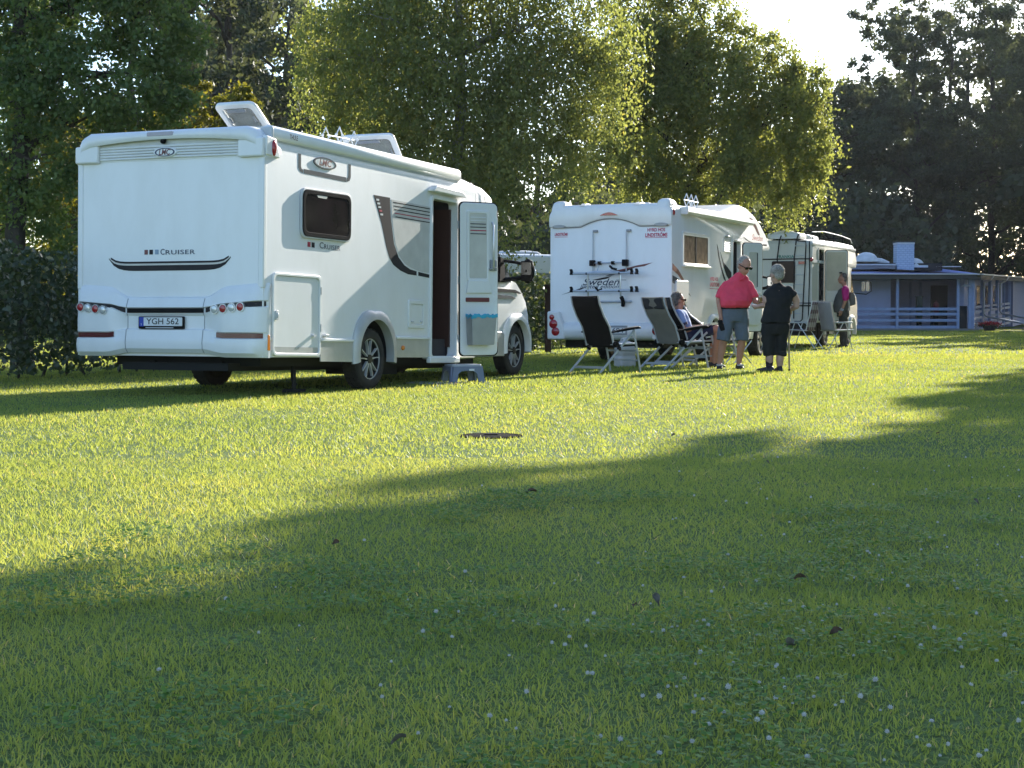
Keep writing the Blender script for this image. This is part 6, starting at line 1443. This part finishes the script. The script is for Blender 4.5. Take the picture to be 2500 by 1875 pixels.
def campchair(x, y, facing, label, fab):
    o = empty('folding_chair', (x, y, 0), -R(facing), label, 'chair', 'folding chairs by the old campervan')
    t = MB(); t.loft([[(xx, yy + d, z) for xx, d in ((-.24, -.03), (.24, -.03), (.24, .03), (-.24, .03))] for yy, z in ((-.20, .44), (-.25, .7), (-.30, .95), (-.33, 1.12))]); t.build('backrest', fab, o, bevel=.02, seg=2)
    t = MB(); t.box(-.24, .24, -.18, .30, .42, .47); t.build('seat', fab, o, bevel=.02)
    for sx in (-1, 1):
        xx = sx * .27
        MB().tube([(xx, .30, .0), (xx, .10, .62)], .012, 8).build('leg', ALU, o); MB().tube([(xx, -.42, .0), (xx, .02, .62)], .012, 8).build('leg', ALU, o)
        MB().box(xx - .03, xx + .03, -.22, .30, .615, .65).build('armrest', LGREY, o, bevel=.012); MB().tube([(xx, -.18, .43), (xx, -.34, 1.14)], .012, 8).build('back_tube', ALU, o)
        MB().tube([(xx, -.22, .44), (xx, .34, .46)], .011, 8).build('seat_tube', ALU, o)
    MB().tube([(-.27, -.34, 1.14), (.27, -.34, 1.14)], .012, 8).build('top_bar', ALU, o)
    return o
campchair(7.0, 39.5, -60, 'folding chair with plaid backrest by the old campervan', PLAID)
campchair(7.75, 39.3, 62, 'folding chair with grey padded backrest behind the plaid chair', PADG)
# folding stool behind the standing man
fs = empty('folding_stool', (3.9, 28.2, 0), R(20), 'small folding stool with dark seat behind the red shirted person\'s legs', 'stool')
MB().box(-.17, .17, -.15, .15, .40, .43).build('seat', BLK, fs, bevel=.01)
for s_ in (-1, 1):
    for a in (-1, 1): MB().tube([(a * .17, s_ * .15, .0), (-a * .17, s_ * .15, .40)], .011, 6).build('leg', ALU, fs)
# plastic canister behind the black chair
cn = empty('water_canister', (1.84, 26.7, 0), R(30), 'grey white plastic water canister behind the empty black chair', 'canister')
t = MB(); t.loft([[(x * k, y * k, z) for x, y in rrect(-.155, .155, -.12, .12, .05)] for k, z in ((.96, 0), (1, .03), (1, .16), (.95, .17), (.95, .19), (1, .20), (.97, .30), (.75, .38), (.4, .42))]); t.build('canister_body', mat('cloudy_plastic', (.50, .50, .49), .5), cn, angle=50)
t = MB(); t.lathe([(.05, .42), (.05, .47), (.001, .475)], (0, 0, 0), 'z', 14); t.build('cap', mat('cap_white', (.7, .7, .7), .5), cn); MB().tube([(-.09, 0, .37), (-.07, 0, .45), (.02, 0, .46)], .015, 6).build('handle', mat('cloudy_plastic', (.5, .5, .49), .5), cn)
# step stool and doormat at the motorhome door
sl = empty('step_stool', (-.62, 20.62, 0), R(24), 'grey blue plastic step stool on the grass below the open door', 'stool')
STP = mat('grey_blue_plastic', (.17, .20, .28), .5)
t = MB(); q = rrect(-.20, .20, -.145, .145, .03); t.prism(q, .205, .235, 'xy'); t.build('step_top', mat('pale_step_top', (.42, .44, .48), .55), sl, bevel=.008)
def panel(mb, a, b, h, inset=.35):
    a = Vector(a); b = Vector(b); L = (b - a).length; out = []
    pr = [(0, 0), (.17, 0), (.20, .55), (.30, .72), (.5, .76), (.70, .72), (.80, .55), (.83, 0), (1, 0), (.96, 1), (.04, 1)]
    d = (b - a).normalized(); n = Vector((-d.y, d.x, 0)) * .012
    mid = Vector(((a.x + b.x) / 2, (a.y + b.y) / 2, 0))
    vs = []
    for s_ in (1, -1):
        for u, v in pr:
            p = a.lerp(b, u); k = 1 - .10 * v; p = Vector((p.x * k, p.y * k, v * h)); vs.append(p + n * s_)
    m = len(pr); mb.add(vs, [tuple(range(m)), tuple(range(2 * m - 1, m - 1, -1))] + [(i, (i + 1) % m, m + (i + 1) % m, m + i) for i in range(m)])
for a, b in (((-.225, -.165, 0), (.225, -.165, 0)), ((.225, -.165, 0), (.225, .165, 0)), ((.225, .165, 0), (-.225, .165, 0)), ((-.225, .165, 0), (-.225, -.165, 0))):
    t = MB(); panel(t, a, b, .21); t.build('step_side', STP, sl)
MB().box(.02, .09, -.166, -.158, .155, .18).build('label_patch', PLATEWHITE, sl)
dm = empty('doormat', (-.95, 20.35, 0), R(66), 'pale flat doormat lying beside the step stool', 'doormat')
t = MB(); t.prism(rrect(-.18, .18, -.32, .32, .03), .004, .014, 'xy'); t.build('mat_pad', mat('pale_mat', (.50, .48, .42), .9, bump=.8, bscale=60), dm); t = MB(); q = rrect(-.18, .18, -.32, .32, .03); t.ringprism(scalepoly(q, -.012), scalepoly(q, .012), .003, .018, 'xy'); t.build('mat_edge', GREYPL, dm)
# drain cover sunk in the lawn
dc = empty('drain_cover', (-.15, 11.78, 0), 0, 'small grey concrete drain cover in a bare hollow of the lawn', 'drain cover')
t = MB(); t.lathe([(.19, .002), (.19, .008), (.17, .011), (.001, .011)], (0, 0, 0), 'z', 24); t.build('cover_slab', mat('weathered_concrete', (.022, .021, .019), 1.0, spec=.03, scale=14, var=.2, bump=.8, bscale=40), dc)
t = MB(); t.ringprism(ellipse(0, 0, .225, .25), ellipse(0, 0, .20, .20), .002, .008, 'xy'); t.build('soil_rim', mat('bare_soil', (.02, .018, .012), 1.0, spec=.03, scale=20, var=.3, bump=1, bscale=50), dc)
MB().box(-.05, .05, -.02, .02, .0115, .018).build('lift_handle', BLACK, dc)

# ------------------------------------------------------------------ white clover flowers and fallen leaves
PETAL = mat('clover_petal', (.60, .58, .54), .8, scale=90, var=.12); STEM = mat('clover_stem', (.06, .11, .025), .7)
fmes = []
for s_ in range(3):
    t = MB(); random.seed(90 + s_)
    t.tube([(0, 0, 0), (.003 * s_, .004, .03), (.006 * s_, .002, .052)], .0011, 5, mi=1); c = Vector((.006 * s_, .002, .056))
    for k in range(22):
        a = 2.4 * k; zz = 1 - 1.7 * (k + .5) / 22; rr2 = math.sqrt(max(0, 1 - zz * zz)); d = Vector((rr2 * math.cos(a), rr2 * math.sin(a), zz))
        p = c + d * .004; q = c + d * .0105 + Vector((0, 0, .002)); s2 = d.orthogonal().normalized() * .0022; s3 = d.cross(s2).normalized() * .0022
        t.add([p + s2, p + s3, p - s2, p - s3, q], [(0, 1, 4), (1, 2, 4), (2, 3, 4), (3, 0, 4)])
    fmes.append(t.mesh('clover_flower', [PETAL, STEM]))
g = np.random.default_rng(5); cnt = 0; tries = 0
while cnt < 230 and tries < 6000:
    tries += 1
    px = g.uniform(-60, 2560); py = 960 + 940 * g.random() ** .8
    d = .9 * 4000 / (py - 760); x = (px - 1250) / 4000 * d
    pr = .10 + .9 * max(0, min(1, (px - 700) / 1200)) * (1 if py > 1100 else .45)
    if vnoise(np.array([x]), np.array([d]), .8, 31)[0] < .35: pr *= .3
    if px < 900 and g.random() < .5: pr *= .5
    if g.random() > pr: continue
    o = bpy.data.objects.new('clover_flower', fmes[cnt % 3]); COL.objects.link(o); s_ = g.uniform(.38, .8); o.location = (x, d, 0); o.scale = (s_, s_, s_ * g.uniform(.7, 1.15)); o.rotation_euler = (g.normal(0, .12), g.normal(0, .12), g.uniform(0, 6.28))
    tag(o, 'small white clover flower head standing in the short grass', 'flower', 'white clover flowers in the lawn'); cnt += 1
DRY = mat('dry_leaf', (.13, .07, .035), .8, scale=20, var=.3, bump=.5, bscale=40); DRY2 = mat('dry_leaf_grey', (.17, .145, .11), .8, scale=20, var=.3)
lf = []
for s_ in range(2):
    t = MB(); N2 = 7; rows = []
    for i in range(N2):
        u_ = i / (N2 - 1); wd = .028 * math.sin(math.pi * min(1, u_ * 1.05 + .04)) + .001; cz = .03 * math.sin(u_ * 2.6 + s_) ; rows.append([(-.05 + .1 * u_, -wd, cz + .018), (-.05 + .1 * u_, -wd * .5, cz + .004), (-.05 + .1 * u_, 0, cz), (-.05 + .1 * u_, wd * .5, cz + .006), (-.05 + .1 * u_, wd, cz + .022)])
    t.loft(rows, closed=False); lf.append(t.mesh('fallen_leaf', DRY if s_ == 0 else DRY2))
for i, (px, py, sz, nm) in enumerate(((1297, 1219, 1.2, 'curled brown fallen leaf in the middle of the sunlit lawn'), (1930, 1612, 1.25, 'large curled brown fallen leaf near the lower right'), (1960, 1436, .9, 'grey upright fallen leaf right of the picture middle'), (1605, 1490, .9, 'reddish fallen leaf among clover below the middle'), (2045, 1575, .9, 'grey fallen leaf right of the large curled leaf'), (1643, 1072, .8, 'dark fallen leaf at the upper edge of the shade'), (2293, 1068, .8, 'dark fallen leaf in the shade far right'), (2388, 1240, .7, 'small dark fallen leaf near the right picture edge'), (815, 1345, .8, 'pale brown fallen leaf in the sunlit lower left lawn'), (970, 1850, .8, 'brown fallen leaf at the lower picture edge'), (1555, 1505, .7, 'dark fallen leaf left of the reddish leaf'), (1876, 1140, .6, 'small grey fallen leaf in the upper right shade'))):
    d = .9 * 4000 / (py - 760); o = bpy.data.objects.new('fallen_leaf', lf[i % 2]); COL.objects.link(o); o.location = ((px - 1250) / 4000 * d, d, .022); o.scale = (sz * .45,) * 3; o.rotation_euler = (.2 + .25 * (i % 3), .15 * (i % 4), i * 1.7); tag(o, nm, 'leaf', 'fallen dry leaves on the lawn')
# clover leaves between the blades
CLV = leafmat('clover_leaf', [(0, (.09, .18, .045)), (.6, (.14, .25, .055)), (1, (.2, .30, .07))], trans=.35, gloss=.1, tcol=(1.1, 1, .4))
n = 9000; xx, yy = scatter(2.7, 8.0, 900, .6)
pn = vnoise(xx, yy, 1.4, 41) * .6 + vnoise(xx, yy, 4, 42) * .4; kp = (pn > .60) & (xx > -1.6); xx = xx[kp]; yy = yy[kp]; m = len(xx)
Vs = []; 
for j in range(3):
    a = rng.random(m) * .3 + j * 2.094; c = np.stack([xx + .007 * np.cos(a), yy + .007 * np.sin(a), .028 + .02 * rng.random(m)], 1); s_ = (.0065 * (.8 + .5 * rng.random(m)))[:, None]
    d = np.stack([np.cos(a), np.sin(a), rng.normal(.15, .2, m)], 1); t_ = np.stack([-np.sin(a), np.cos(a), rng.normal(0, .2, m)], 1)
    Vs.append(np.stack([c - d * s_, c + t_ * s_, c + d * s_ * 1.1, c - t_ * s_], 1))
V = np.concatenate(Vs).reshape(-1, 3); tag(quadmesh('clover_leaves', V, 4, rng.random(len(V) // 4), CLV), 'patches of clover leaves growing through the lawn', None, None, 'stuff')

# ------------------------------------------------------------------ thin added haze volume, lifts the dark trees like veiling glare
hm = bpy.data.materials.new('added_haze'); hm.use_nodes = True; t = hm.node_tree; t.nodes.clear()
pv = t.nodes.new('ShaderNodeVolumePrincipled'); pv.inputs['Color'].default_value = (.92, .94, 1.0, 1); pv.inputs['Density'].default_value = .00012; pv.inputs['Anisotropy'].default_value = .35
ho = t.nodes.new('ShaderNodeOutputMaterial'); t.links.new(pv.outputs[0], ho.inputs['Volume'])
hz = MB().box(-256, 256, -126, 386, -1.2, 30.0).build('haze', hm); tag(hz, 'thin added haze that lifts the dark trees of the wood', None, None, 'stuff')
